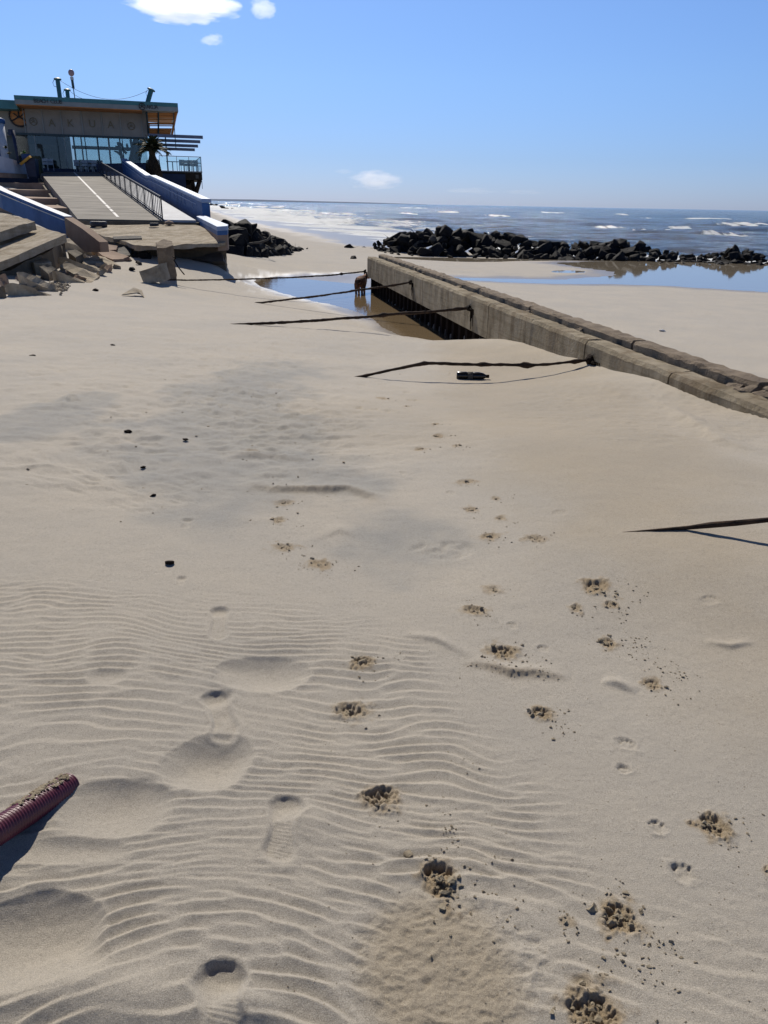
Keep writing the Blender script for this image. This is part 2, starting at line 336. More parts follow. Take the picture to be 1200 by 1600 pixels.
def fine(X, Y):
    """extra height, damp tint, crumb tint; evaluated where X,Y are near the camera"""
    H = np.zeros(X.shape); damp = np.zeros(X.shape); crumb = np.zeros(X.shape)
    near = Y < 16
    x = X[near]; y = Y[near]; h = np.zeros(x.shape); dm = np.zeros(x.shape); cr_ = np.zeros(x.shape)
    # ---- ripples
    L1 = g2(0, 1300)[0]
    wx = .24*fbm(x*1.1, y*1.1, 21, 3)+.09*fbm(x*3.2, y*3.2, 25, 2)+.25*fbm(x*.35+3, y*.35, 23, 2)
    bend = -.18*np.exp(-((x+.25)/.45)**2)*sstep(1.9, 1.2, y)+.16*x*x*sstep(.2, .9, x)
    yw = y+wx*.55+bend+.06*x
    z1 = samp(RF1, x*.55+40, yw*1.0+9); z2 = samp(RF2, x*.8+7, yw+3)
    t = sstep(1.75, 1.35, y+.12*fbm(x*2, y*2, 31, 2))[...]
    def prof(z):
        ph = np.angle(z); am = np.minimum(np.abs(z)/np.median(np.abs(z)), 1.25)
        u = (ph/(2*np.pi)+.5)                                # 0..1, crest near the end: gentle rise facing the viewer, short lee away
        return np.where(u < .72, (u/.72)**1.35, ((1-u)/.28)**1.0)*2-1, am
    p1, a1 = prof(z1); p2, a2 = prof(z2)
    rip = (.0030*p1*a1*(1-t)+.0054*p2*a2*t)*(.8+.7*fbm(x*2.3, y*2.3, 33, 2))
    # where ripples live: lower-left region, bounded to the right and far
    pts = [g2(*q) for q in ((-400,1700),(-400,905),(0,905),(250,925),(420,925),(560,965),(660,1010),(700,1080),(800,1180),(900,1290),(960,1400),(1010,1540),(1020,1750),(850,1750),(820,1560),(760,1440),(700,1400),(640,1420),(585,1450),(575,1750))]
    sdv = poly_sd(x, y, pts); mk = sstep(-.10, .16, sdv+.07*fbm(x*3, y*3, 41, 3))
    pr = [g2(*q) for q in ((780,1420),(1200,1390),(1300,1800),(820,1800))]
    mk = np.maximum(mk, .35*sstep(-.1, .2, poly_sd(x, y, pr)+.1*fbm(x*3, y*3, 47, 2)))
    ffar = sstep(4.2, 3.0, y); mk *= .35+.65*ffar
    damprip = np.ones(x.shape)
    for cx, cy, rw, rh, dp in HOLES:
        a, b = g2(cx, cy); a2_, b2_ = g2(cx+rw, cy); _, b3 = g2(cx, cy-rh); _, b4 = g2(cx, cy+rh)
        ra = abs(a2_-a); rb = (b3-b4)/2; bc = (b3+b4)/2
        # teardrop hollow: steep, sharp edge at the far side, long ramp towards the viewer
        dx = (x-a)/ra; dy = (y-bc)/rb; dx = dx+.45*fbm(x*4, y*4, int(cx), 3); 
        q = np.sqrt(dx*dx+dy*dy)
        shp = np.clip(1-q**2.0, 0, None)**1.1*(1+.35*dy)
        rim = np.exp(-((q-1.06)/.14)**2)*.10
        h += dp*(-shp+rim*(dy < .3)); damprip *= 1-.93*sstep(1.15, .75, q)
    for cx, cy, rw, rh, dp in HUMPS:
        a, b = g2(cx, cy); a2_, _ = g2(cx+rw, cy); _, b3 = g2(cx, cy-rh); _, b4 = g2(cx, cy+rh)
        q = ((x-a)/(a2_-a))**2+((y-b)/((b3-b4)/2))**2; h += dp*np.exp(-q*1.3); damprip *= 1-.6*np.exp(-q)
    for (c0, c1, rad, dp) in SHOES:
        a0, b0 = g2(*c0); a1_, b1_ = g2(*c1)
        s0 = np.hypot((x-a0)/1.12, y-b0)*(1+.30*fbm(x*14, y*14+a0, 59, 3)); s1 = np.hypot((x-a1_)/.95, y-b1_)
        L = math.hypot(a1_-a0, b1_-b0)+1e-6; tt = np.clip(((x-a0)*(a1_-a0)+(y-b0)*(b1_-b0))/L**2, 0, 1)
        dl = np.hypot(x-a0-tt*(a1_-a0), y-b0-tt*(b1_-b0))
        wd = rad*(1-.30*np.sin(np.pi*tt)*(L > .05)-.08*tt)
        e = dl/wd*(1+.22*fbm(x*16+c0[0], y*16, 53, 3)); h += dp*(-.34*sstep(1.18, .70, e)*(1+.5*fbm(x*25, y*25, 57, 2))+.12*np.exp(-((e-1.3)/.25)**2)*(y < b0))
        h += -dp*.62*np.clip(1-(s0/(rad*1.12))**2, 0, None)*(1+.55*(y-b0)/rad)
        tread = .0009*np.sin((x*.3+y)*2*np.pi/.012)*sstep(1.0, .8, e)*(s0 > rad); h += tread*(L > .05)
        damprip *= 1-sstep(1.5, 1.05, e)
    h += rip*mk*damprip
    # ---- paw holes with crumbs
    rs = np.random.RandomState(5)
    for cx, cy, rad, dp, dark in PAWS:
        rad *= .76; dp *= .72
        a, b = (lambda q: (q.x, q.y))(G(cx, cy)) if cy < 900 else g2(cx, cy)
        loc = (np.abs(x-a) < rad*3.2) & (np.abs(y-b) < rad*3.2)
        if not loc.any(): continue
        xx = x[loc]-a; yy = y[loc]-b; hh = np.zeros(xx.shape)
        q = np.hypot(xx*(1+.25*math.sin(cx)), yy)/rad; q = q*(1+.55*fbm(xx*22+cx, yy*22+cy, 61, 3))
        hh += dp*(-.40*sstep(1.05, .35, q)+.20*np.exp(-((q-1.15)/.30)**2)*(.6+.8*fbm(xx*20, yy*20+cx, 63, 2)))
        for k in range(4):                                         # toe pads
            an = R(40+33*k)+rs.randn()*.1; tx, ty = math.cos(an)*rad*.72, math.sin(an)*rad*.72
            qq = np.hypot(xx-tx, yy-ty)/(rad*.24); hh -= dp*.5*np.clip(1-qq*qq, 0, None)
        ru = np.abs(fbm(xx*60+cx, yy*60, 71, 3))
        hh += dp*(1.0 if dark > .25 else .25)*(ru-.2)*sstep(1.5, .7, q)
        h[loc] += hh
        if dark > .25: cr_[loc] = np.maximum(cr_[loc], sstep(1.75, .7, q+.5*fbm(xx*45, yy*45+cx, 77, 3))*min(1, .55+dark*.4))
    # ---- scarps: low eroded ledges, steep side towards the viewer
    for pl, hg, wd, crb in SCARPS:
        wp = [(G(*q).x, G(*q).y) for q in pl]; best = np.full(x.shape, 9.); sgn = np.zeros(x.shape); tpos = np.zeros(x.shape); nseg = len(wp)-1
        for i in range(nseg):
            ax, ay = wp[i]; bx, by = wp[i+1]; ex, ey = bx-ax, by-ay; LL = ex*ex+ey*ey
            t_ = np.clip(((x-ax)*ex+(y-ay)*ey)/LL, 0, 1); d = np.hypot(x-ax-t_*ex, y-ay-t_*ey)
            up = d < best; best = np.where(up, d, best); s_ = np.sign((y-ay)*ex-(x-ax)*ey); sgn = np.where(up, s_, sgn); tpos = np.where(up, (i+t_)/nseg, tpos)
        loc = best < wd*6
        sd_ = (sgn*best)[loc]+wd*.22*fbm(x[loc]*9, y[loc]*9, 83, 3); tp = np.clip(np.sin(np.pi*np.clip(tpos[loc], .0, 1)), 0, 1)**1.0
        hh = hg*tp*np.where(sd_ > 0, np.exp(-(sd_/(wd*.9))**2), np.exp(-(sd_/(wd*.42))**2))*1.15
        rg = np.abs(fbm(x[loc]*40, y[loc]*40, 85, 3)); hh += hg*tp*crb*.45*(rg-.25)*np.exp(-((sd_+wd*.2)/(wd*.5))**2)
        h[loc] += hh*.85; cr_[loc] = np.maximum(cr_[loc], crb*tp*np.exp(-((sd_+wd*.3)/(wd*.42))**2)*.6)
    # ---- rough, crusty patches
    for cx, cy, rw, rh, am in RUFF:
        c = G(cx, cy) if cy < 900 else P(cx, cy, 0); e = G(cx+rw, cy) if cy < 900 else P(cx+rw, cy, 0)
        u = G(cx, cy-rh) if cy < 900 else P(cx, cy-rh, 0); d_ = G(cx, cy+rh) if cy < 900 else P(cx, cy+rh, 0)
        q = ((x-c.x)/(e.x-c.x))**2+((y-(u.y+d_.y)/2)/((u.y-d_.y)/2))**2+.5*fbm(x*2.5, y*2.5, 91, 3)
        k = sstep(1.1, .45, q); mf_ = 1+.9*sstep(2.5, 5, y); h += am*k*mf_*(-.014*np.abs(fbm(x*(18-11*sstep(2.5, 5, y)), y*(24-13*sstep(2.5, 5, y)), 93, 4))+.0035*fbm(x*60, y*80, 95, 3)*(y < 3)+.010*fbm(x*3.5, y*5, 97, 3))
    # ---- overall gentle wind relief
    h += .0007*fbm(x*55, y*70, 109, 2)*(y < 4)+.012*fbm(x*.7, y*.9, 101, 3)*sstep(1.5, 4, y)+.0016*fbm(x*9, y*14, 103, 3)
    # small ripples against the wall at the right
    wr_ = [tuple(G(*q)[:2]) for q in ((1010,600),(1260,676),(1300,720),(1150,690),(1080,650))]
    k = sstep(-.15, .25, poly_sd(x, y, wr_)); s_ = (x*WD.x+y*WD.y)+.25*(x*WN.x+y*WN.y)
    h += k*.007*np.abs(np.sin(s_*np.pi/.10+.8*fbm(x*2, y*2, 107, 2)))
    # ---- tints: damp grey lag patches, warm damp patch at the bottom
    def patch(cx, cy, rw, rh, f, seed, e0=1.3, e1=.2):
        c = G(cx, cy) if cy < 900 else P(cx, cy, 0); e = G(cx+rw, cy) if cy < 900 else P(cx+rw, cy, 0)
        u = G(cx, cy-rh) if cy < 900 else P(cx, cy-rh, 0); d_ = G(cx, cy+rh) if cy < 900 else P(cx, cy+rh, 0)
        q = ((x-c.x)/(e.x-c.x))**2+((y-(u.y+d_.y)/2)/((u.y-d_.y)/2))**2+f*fbm(x*1.6+seed, y*1.6, seed, 4, .6)
        return sstep(e0, e1, q)
    for a in ((440,770,200,70,1.2,201),(340,690,200,60,1.4,203),(420,680,120,26,1.2,204),(640,850,130,60,1.2,205),(60,660,70,50,1.5,207),(380,610,110,50,1.6,209),(560,760,70,20,1.2,211)):
        dm = np.maximum(dm, patch(*a)*(.75+.25*fbm(x*8, y*8, 213, 3)))
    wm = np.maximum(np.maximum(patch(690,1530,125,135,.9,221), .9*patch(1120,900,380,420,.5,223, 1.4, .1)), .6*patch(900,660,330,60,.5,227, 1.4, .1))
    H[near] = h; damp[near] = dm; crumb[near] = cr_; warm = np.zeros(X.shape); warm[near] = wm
    # general damp variation farther away + wetness by height above the water
    return H, damp, crumb, warm
def grid_sheet(name, ys, halfw, ucols, zfun, attrs_fun, mat, xshift=None):
    ys = np.array(ys); u = np.array(ucols); Yg = np.repeat(ys[:, None], len(u), 1); hw = halfw(ys)[:, None]
    # inside |u|<=1: linear inside the view; beyond: spread out widely
    Xg = np.where(np.abs(u)[None] <= 1, u[None]*hw, np.sign(u)[None]*(hw+(np.abs(u)[None]-1)**2.2*(60+ys[:, None]*1.2)))
    if xshift is not None: Xg = Xg+xshift(ys)[:, None]
    Z, attrs = zfun(Xg, Yg)
    co = np.stack([Xg, Yg, Z], -1).reshape(-1, 3).astype(np.float32)
    nr, nc = Xg.shape; i = np.arange((nr-1)*(nc-1)); r = i//(nc-1); c = i % (nc-1); a = r*nc+c
    q = np.stack([a, a+1, a+nc+1, a+nc], -1).astype(np.int32)
    me = bpy.data.meshes.new(name); me.vertices.add(len(co)); me.vertices.foreach_set('co', co.ravel())
    me.loops.add(q.size); me.loops.foreach_set('vertex_index', q.ravel()); me.polygons.add(len(q))
    me.polygons.foreach_set('loop_start', np.arange(0, q.size, 4, dtype=np.int32)); me.polygons.foreach_set('loop_total', np.full(len(q), 4, np.int32))
    me.polygons.foreach_set('use_smooth', np.ones(len(q), bool)); me.update(calc_edges=True)
    for k, v in attrs.items():
        at = me.color_attributes.new(k, 'FLOAT_COLOR', 'POINT'); at.data.foreach_set('color', v.reshape(-1, 4).astype(np.float32).ravel())
    return tag(link(name, me, mat), kind='structure')
ys = [-60, -30, -15, -8, -4, -2, -1, 0, .5]; y = .8
while y < 700:
    ys.append(y); y += min(.00075*(y*y+2.56), .022*y) if y < 60 else .03*y
uc = np.concatenate([-1-np.linspace(2, .06, 26)[:], np.linspace(-1, 1, 980), 1+np.linspace(.06, 2, 26)])
def terr(X, Y):
    z = base_z(X, Y); h, dm, cr_, wm = fine(X, Y); z0 = z.copy(); z = z+h
    # far sand: trampled texture and low wind ridges
    far = sstep(6, 12, Y)*sstep(60, 35, Y)*(z0 > -.95)
    z = z+far*(.02*fbm(X*1.1, Y*.7, 301, 4)+.012*np.abs(fbm(X*3, Y*2, 303, 3)))
    lm = sstep(3.2, 5, Y)*sstep(22, 12, Y)*sstep(.8, -.6, X-.02*Y)
    z = z+lm*(.020*(np.abs(fbm(X*1.6, Y*2.6, 311, 4))-.1)+.013*np.maximum(fbm(X*5, Y*8, 313, 3), -.1))
    rm = sstep(4, 6, Y)*sstep(16, 9, Y)*sstep(-.5, 1, X); z = z+rm*.005*fbm(X*2.2, Y*3, 317, 4)
    bm_ = sstep(24, 32, Y)*sstep(75, 55, Y)*sstep(4, -2, X); z = z+bm_*.035*fbm(X*.9, Y*1.6, 319, 4)
    wet = np.zeros(X.shape)
    sp = poly_sd(X, Y, POOL); slg = poly_sd(X, Y, LAG); ssh = poly_sd(X, Y, SHORE); nz = fbm(X*.8, Y*.8, 305, 4)
    sn = -((X-WA.x)*WN.x+(Y-WA.y)*WN.y); sxw = (X-WA.x)*WD.x+(Y-WA.y)*WD.y; lft = (sn < .3) | (sxw < 0)
    wet = np.maximum(wet, sstep(1.3, .0, -sp+.5*nz)*lft); wet = np.maximum(wet, sstep(2.4, .2, -slg+.9*nz)*(~lft | (sxw < -1)))
    wet = np.maximum(wet, sstep(6, .5, -ssh+2*nz))
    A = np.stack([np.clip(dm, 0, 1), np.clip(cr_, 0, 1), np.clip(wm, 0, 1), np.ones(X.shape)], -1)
    pool_glint = np.exp(-((sp+.10+.10*fbm(X*2.5, Y*2.5, 331, 3))/.13)**2)*sstep(-.9, -2.2, X)*sstep(15, 17, Y)*lft  # white painted on the sand for sun glint along the pool rim
    pool_glint = np.maximum(pool_glint, .6*sstep(.3, .6, fbm(X*5, Y*5, 333, 4)+.25)*np.exp(-((sp+.5)/.55)**2)*sstep(-3.2, -4.6, X)*lft)
    B = np.stack([wet, pool_glint, wet*0, np.ones(X.shape)], -1)  # red is wetness, green the painted glint
    return z, {'tint': A, 'wet': B}
# sand material
MSAND, nt, b = newmat('sand')
a1 = N(nt, 'ShaderNodeAttribute', attribute_name='tint'); a2 = N(nt, 'ShaderNodeAttribute', attribute_name='wet')
sp = N(nt, 'ShaderNodeSeparateColor'); nt.links.new(a1.outputs['Color'], sp.inputs[0])
sw = N(nt, 'ShaderNodeSeparateColor'); nt.links.new(a2.outputs['Color'], sw.inputs[0])
n1 = noise_tex(nt, 420, 3, .8); grain = ramp(nt, n1.outputs[0], [(.30, (.222,.198,.160)), (.5, (.408,.373,.312)), (.70, (.615,.57,.485))])
n2 = noise_tex(nt, .9, 5, .6); big = ramp(nt, n2.outputs[0], [(.3, (.90,.90,.92)), (.7, (1.06,1.03,1.0))])
c = mix(nt, 1.0, grain.outputs[0], big.outputs[0], 'MULTIPLY')
n4 = noise_tex(nt, 70, 4, .75); sc_ = ramp(nt, n4.outputs[0], [(.36, (.86,.86,.86)), (.5, (1.0,1.0,1.0))]); c = mix(nt, 1.0, c, sc_.outputs[0], 'MULTIPLY')
dk = mix(nt, 1.0, c, (.66,.71,.78), 'MULTIPLY'); c = mix(nt, sp.outputs[0], c, dk)
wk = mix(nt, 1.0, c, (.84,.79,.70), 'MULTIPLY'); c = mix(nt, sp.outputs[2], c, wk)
ck = mix(nt, 1.0, c, (.74,.63,.47), 'MULTIPLY'); c = mix(nt, sp.outputs[1], c, ck)
wt = mix(nt, 1.0, c, (.56,.52,.47), 'MULTIPLY'); c = mix(nt, sw.outputs[0], c, wt)
c = mix(nt, sw.outputs[1], c, (.85,.85,.83))  # mixes in the painted white glint
nt.links.new(c, b.inputs['Base Color'])
rr = N(nt, 'ShaderNodeMapRange'); rr.inputs[3].default_value = .95; rr.inputs[4].default_value = .28
nt.links.new(sw.outputs[0], rr.inputs[0]); nt.links.new(rr.outputs[0], b.inputs['Roughness']); b.inputs['Specular IOR Level'].default_value = .25; b.inputs['Sheen Weight'].default_value = .22; b.inputs['Sheen Roughness'].default_value = .6; b.inputs['Sheen Tint'].default_value = (1, .95, .88, 1)
n3 = noise_tex(nt, 230, 5, .85); bp = N(nt, 'ShaderNodeBump'); bp.inputs['Distance'].default_value = .004
bs = N(nt, 'ShaderNodeMapRange'); bs.inputs[3].default_value = .9; bs.inputs[4].default_value = .08; nt.links.new(sw.outputs[0], bs.inputs[0]); nt.links.new(bs.outputs[0], bp.inputs['Strength'])
nt.links.new(n3.outputs[0], bp.inputs['Height']); nt.links.new(bp.outputs[0], b.inputs['Normal'])
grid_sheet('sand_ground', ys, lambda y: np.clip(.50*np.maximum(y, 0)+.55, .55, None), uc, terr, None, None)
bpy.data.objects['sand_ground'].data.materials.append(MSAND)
# seabed / far ground under everything, down below the water
MB().box(-9000, 9000, 690, 22000, -6, -4.2).build('seabed', MSAND); tag(bpy.data.objects['seabed'], kind='structure')
# ============================================================ sea
BREAK = [ # px, py, half width px, height m  (breaking crests)
 (1010,339,14,.5),(965,336,12,.35),(775,337,22,.5),(645,325,24,.45),(905,345,40,.45),(1020,357,36,.55),(1100,342,40,.4),(1160,352,48,.8),(1060,354,22,.5),(640,333,20,.35),(700,331,20,.3),
 (560,333,40,.5),(500,330,45,.6),(450,328,50,.7),(400,324,50,.7),(350,320,35,.7),(540,341,40,.4),(470,339,50,.5),(400,334,60,.7),(360,328,40,.6),(560,352,45,.35),(500,347,50,.45),(440,343,50,.5),(390,338,30,.5),
 (860,332,20,.3),(1090,352,30,.4),(950,350,30,.35),(720,344,30,.25),(1130,362,40,.3),(340,324,25,.6),(600,362,50,.3),(545,360,40,.3)]
def seaf(X, Y):
    D = np.hypot(X, Y); z = np.full(X.shape, SEA_Z); rs = np.random.RandomState(2)
    ssh = poly_sd(X, Y, SHORE); sh = sstep(0, 25, ssh)
    for i in range(26):
        wl = 2.2*1.16**i; an = R(90+18)+rs.randn()*.45; k = 2*np.pi/wl; amp = .0078*wl**.9*(1 if wl < 25 else .5)
        cut = sstep(1.0, .4, D*D*.00035/wl/3.)
        ph = k*(X*math.cos(an)+Y*math.sin(an))+rs.rand()*7+1.3*vnoise(X/wl*.3, Y/wl*.3, i)
        z = z+amp*(1-2*np.abs(np.sin(ph*.5)))*(.15+.85*sh)*cut
    foam_glare = np.zeros(X.shape)
    for cx, cy, hw, hg in BREAK:
        c = P(cx, cy, SEA_Z); w = hw*c.y/1295; dp = .9+.012*c.y
        loc = (np.abs(X-c.x) < w*2.5) & (np.abs(Y-c.y) < dp*8); 
        if not loc.any(): continue
        xx = X[loc]-c.x; yy = Y[loc]-c.y+.18*w*fbm(X[loc]/w*2, X[loc]*0+cx, 11, 2)
        en = np.exp(-(xx/w)**4)*(.6+.4*fbm(X[loc]/w*4, Y[loc]/dp*.3, 13, 2))
        z[loc] += hg*en*np.where(yy < 0, np.exp(-(yy/dp)**2), np.exp(-(yy/(dp*3))**2))
        foam_glare[loc] = np.maximum(foam_glare[loc], en*1.3*np.exp(-((yy+dp*.6)/(dp*1.6))**2))
        foam_glare[loc] = np.maximum(foam_glare[loc], en*.55*sstep(0, 1, yy/dp)*np.exp(-(yy/(dp*4.5))**2))
    # wash along the shore; the left terms also paint sun glare as white
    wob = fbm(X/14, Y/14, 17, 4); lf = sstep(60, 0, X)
    foam_glare = np.maximum(foam_glare, .95*np.exp(-((ssh-2.2-2*wob)/(1.6+lf*2))**2))
    foam_glare = np.maximum(foam_glare, lf*1.05*np.exp(-((ssh-9-8*wob)/(8+D*.02))**2)); foam_glare = np.maximum(foam_glare, lf*.50*np.exp(-((ssh-28-14*wob)/(12+D*.02))**2)); foam_glare = np.maximum(foam_glare, .60*sstep(-.14, -.26, X/Y)*np.exp(-(ssh/90)**2))
    A = np.stack([np.clip(foam_glare, 0, 1)]*3+[np.ones(X.shape)], -1); return z, {'foam_glare': A}
MSEA, nt, b = newmat('sea_water')
at = N(nt, 'ShaderNodeAttribute', attribute_name='foam_glare')
nb = noise_tex(nt, .012, 5, .6, stretch=(.35, 1, 1)); wc = ramp(nt, nb.outputs[0], [(.35, (.035,.062,.085)), (.65, (.075,.080,.080))])
nf = noise_tex(nt, 1.1, 7, .75, stretch=(.5, 1, 1)); 
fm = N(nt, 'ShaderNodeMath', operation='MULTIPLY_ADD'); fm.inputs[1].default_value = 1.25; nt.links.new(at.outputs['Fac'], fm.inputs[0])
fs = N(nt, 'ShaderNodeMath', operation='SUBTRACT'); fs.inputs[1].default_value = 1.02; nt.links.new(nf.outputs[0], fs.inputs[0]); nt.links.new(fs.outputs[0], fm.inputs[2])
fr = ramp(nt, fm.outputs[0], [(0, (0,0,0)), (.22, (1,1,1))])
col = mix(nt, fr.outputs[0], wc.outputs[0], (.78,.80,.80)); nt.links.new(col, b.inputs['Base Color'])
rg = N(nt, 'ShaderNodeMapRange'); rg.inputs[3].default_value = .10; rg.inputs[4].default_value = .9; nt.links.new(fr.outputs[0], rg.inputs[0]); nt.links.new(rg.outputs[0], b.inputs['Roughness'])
b.inputs['IOR'].default_value = 1.33
w1 = noise_tex(nt, .9, 8, .72, stretch=(.55, 1, 1)); w2 = noise_tex(nt, .12, 6, .7, stretch=(.45, 1, 1))
ad = N(nt, 'ShaderNodeMath', operation='MULTIPLY_ADD'); ad.inputs[1].default_value = 3.5; nt.links.new(w2.outputs[0], ad.inputs[0]); nt.links.new(w1.outputs[0], ad.inputs[2])
bp = N(nt, 'ShaderNodeBump'); bp.inputs['Strength'].default_value = 1; bp.inputs['Distance'].default_value = .55
nt.links.new(ad.outputs[0], bp.inputs['Height']); nt.links.new(bp.outputs[0], b.inputs['Normal'])
ys = []; y = 34.
while y < 20000: ys.append(y); y += y*.0034 if y < 900 else y*.03
ucs = np.concatenate([-1-np.linspace(1.6, .03, 60), np.linspace(-1, 1, 620), 1+np.linspace(.03, 1.6, 60)])
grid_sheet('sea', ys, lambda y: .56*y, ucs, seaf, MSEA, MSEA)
# ============================================================ pool and lagoon water
def watermat(name, col, bump, sc, st=(1, 1, 1)):
    m, nt, b = newmat(name); b.inputs['Base Color'].default_value = (*col, 1); b.inputs['Roughness'].default_value = .04; b.inputs['IOR'].default_value = 1.33
    n = noise_tex(nt, sc, 4, .6, stretch=st); bp = N(nt, 'ShaderNodeBump'); bp.inputs['Strength'].default_value = bump; bp.inputs['Distance'].default_value = .02
    nt.links.new(n.outputs[0], bp.inputs['Height']); nt.links.new(bp.outputs[0], b.inputs['Normal']); return m
def sheet(name, poly, z, mat, grow=.6):
    c = np.mean(np.array(poly), 0); me = bpy.data.meshes.new(name)
    bm = bmesh.new()
    x0, y0 = np.min(np.array(poly), 0)-grow; x1, y1 = np.max(np.array(poly), 0)+grow
    v = [bm.verts.new(q) for q in ((x0, y0, z), (x1, y0, z), (x1, y1, z), (x0, y1, z))]; bm.faces.new(v); bm.to_mesh(me); bm.free()
    return me
MPOOL = watermat('tide_pool_water', (.17,.125,.075), .22, 2.2, (1, 1.6, 1)); MLAG = watermat('lagoon_water', (.24,.205,.155), .10, 1.2)
def left_of_wall(poly): return poly
me = bpy.data.meshes.new('tide_pool'); bm = bmesh.new()
xs = [q for q in POOL]; far_end = WA-WD*1.5
pp = [Vector((WA.x-.2, WA.y+2.5, POOL_Z)), Vector((-9, WA.y+9, POOL_Z)), Vector((-9, 14, POOL_Z)), Vector((onwall(760,500)-WN*.3).to_tuple()[:2]+(POOL_Z,)), Vector((WA-WN*.3).to_tuple()[:2]+(POOL_Z,))]
bm.faces.new([bm.verts.new(v) for v in pp]); bm.normal_update()
for f in bm.faces:
    if f.normal.z < 0: f.normal_flip()
bm.to_mesh(me); bm.free(); tag(link('tide_pool', me, MPOOL), kind='structure')
me = sheet('lagoon', LAG, LAG_Z, MLAG); tag(link('lagoon', me, MLAG), kind='structure')
# ============================================================ materials for the things
M = {}
def streaky(name, base, dark, light, stain):
    m, nt, b = newmat(name); n1 = noise_tex(nt, 2.2, 7, .7); r = ramp(nt, n1.outputs[0], [(.32, dark), (.5, base), (.70, light)])
    n2 = noise_tex(nt, 1.0, 5, .65, stretch=(2.6, 2.6, .45)); r2 = ramp(nt, n2.outputs[0], [(.38, stain), (.52, (1, 1, 1))]); c = mix(nt, .6, r.outputs[0], r2.outputs[0], 'MULTIPLY')
    n3 = noise_tex(nt, 1.0, 3, .6, stretch=(.7, .7, 16)); r3 = ramp(nt, n3.outputs[0], [(.38, (.78,.76,.72)), (.5, (1, 1, 1))]); c = mix(nt, .8, c, r3.outputs[0], 'MULTIPLY'); nt.links.new(c, b.inputs['Base Color'])
    n4 = noise_tex(nt, 26, 6, .75); ad = N(nt, 'ShaderNodeMath', operation='ADD'); nt.links.new(n4.outputs[0], ad.inputs[0]); nt.links.new(n1.outputs[0], ad.inputs[1])
    bp = N(nt, 'ShaderNodeBump'); bp.inputs['Strength'].default_value = 1; bp.inputs['Distance'].default_value = .03; nt.links.new(ad.outputs[0], bp.inputs['Height']); nt.links.new(bp.outputs[0], b.inputs['Normal']); b.inputs['Roughness'].default_value = .92; b.inputs['Specular IOR Level'].default_value = .2; return m
M['concrete'] = streaky('weathered_concrete', (.33,.28,.20), (.21,.175,.12), (.43,.37,.28), (.42,.34,.25))
M['concrete_top'] = worn('rough_concrete_top', (.15,.115,.082), (.27,.215,.155), .9, 4, 1.0, 30, c2=(.15,.125,.10), bdist=.03)  # brown darkened to put shade into the far beam's colour
M['slab'] = streaky('slab_concrete', (.40,.345,.265), (.27,.23,.17), (.50,.44,.35), (.72,.66,.58))
M['rubble'] = worn('rubble_concrete', (.24,.19,.13), (.50,.43,.32), .92, 2.2, 1, 20, c2=(.20,.16,.11), bdist=.02)
M['slab_dark'] = worn('shaded_concrete', (.10,.085,.065), (.19,.16,.12), .9, 1.4, .9, 14, c2=(.06,.05,.04), bdist=.02)  # dark copy of slab concrete, shade of undersides put into the colour
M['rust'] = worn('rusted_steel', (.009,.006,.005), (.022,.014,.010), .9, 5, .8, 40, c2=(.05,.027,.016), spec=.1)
M['rope'] = worn('encrusted_rope', (.020,.013,.010), (.07,.042,.026), .95, 14, 1, 90)
M['rock'] = worn('black_basalt', (.007,.007,.009), (.017,.017,.019), .78, 1.5, .9, 9, c2=(.03,.029,.028), bdist=.05, spec=.2)
M['rock_grey'] = worn('dusty_grey_rock', (.06,.055,.05), (.11,.10,.088), .85, 1.5, .8, 9, bdist=.04)
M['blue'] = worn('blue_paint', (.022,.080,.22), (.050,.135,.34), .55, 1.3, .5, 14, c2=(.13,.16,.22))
M['blue_top'] = worn('sunlit_blue_coping', (.20,.29,.48), (.32,.42,.60), .5, 2, .4, 12)  # paler copy of the blue paint, sun on the tops put into the colour
M['darkblue'] = worn('dark_blue_paint', (.012,.02,.05), (.02,.035,.08), .6, 3, .3)
M['rail'] = worn('dark_rail_paint', (.02,.022,.03), (.04,.045,.06), .5, 8, .3)
M['asphalt'] = worn('worn_grey_concrete', (.10,.09,.078), (.25,.23,.20), .85, 1.3, .9, 9, c2=(.40,.38,.34), bdist=.01, stretch=(.35, 1.8, 1))
M['whitepaint'] = worn('worn_white_paint', (.55,.54,.52), (.75,.74,.72), .7, 5, .3)
M['white'] = worn('white_plaster', (.50,.52,.56), (.62,.64,.68), .7, 1, .2)
M['brown_steps'] = worn('reddish_brown_concrete', (.24,.165,.12), (.36,.265,.20), .9, 1.2, .7, 14, c2=(.18,.12,.09))
M['hose'] = worn('maroon_ribbed_plastic', (.085,.018,.035), (.13,.028,.055), .38, 8, .2, spec=.5)
M['crumb'] = worn('damp_sand_lumps', (.21,.17,.115), (.34,.29,.21), .95, 30, 1, 200, bdist=.004)
def rough_mesh(o, amp, cuts=2, seed=0, scale=2.5, lim=None):
    """subdivide and chip a mesh so that its edges are not clean"""
    me = o.data; bm = bmesh.new(); bm.from_mesh(me)
    for _ in range(cuts):
        es = [e for e in bm.edges if e.calc_length() > (lim or .25)]
        if es: bmesh.ops.subdivide_edges(bm, edges=es, cuts=1, use_grid_fill=True)
    bmesh.ops.triangulate(bm, faces=[f for f in bm.faces if len(f.verts) > 4])
    bm.normal_update()
    for v in bm.verts:
        p = v.co*scale + Vector((seed*7.3, seed*1.7, 0)); d = noise.noise(p)+.5*noise.noise(p*2.7)
        sharp = 1.6 if len(v.link_faces) and max((v.link_faces[0].normal-f.normal).length for f in v.link_faces) > .5 else .5
        v.co += v.normal*(d-.25)*amp*sharp
    bm.to_mesh(me); bm.free(); return o
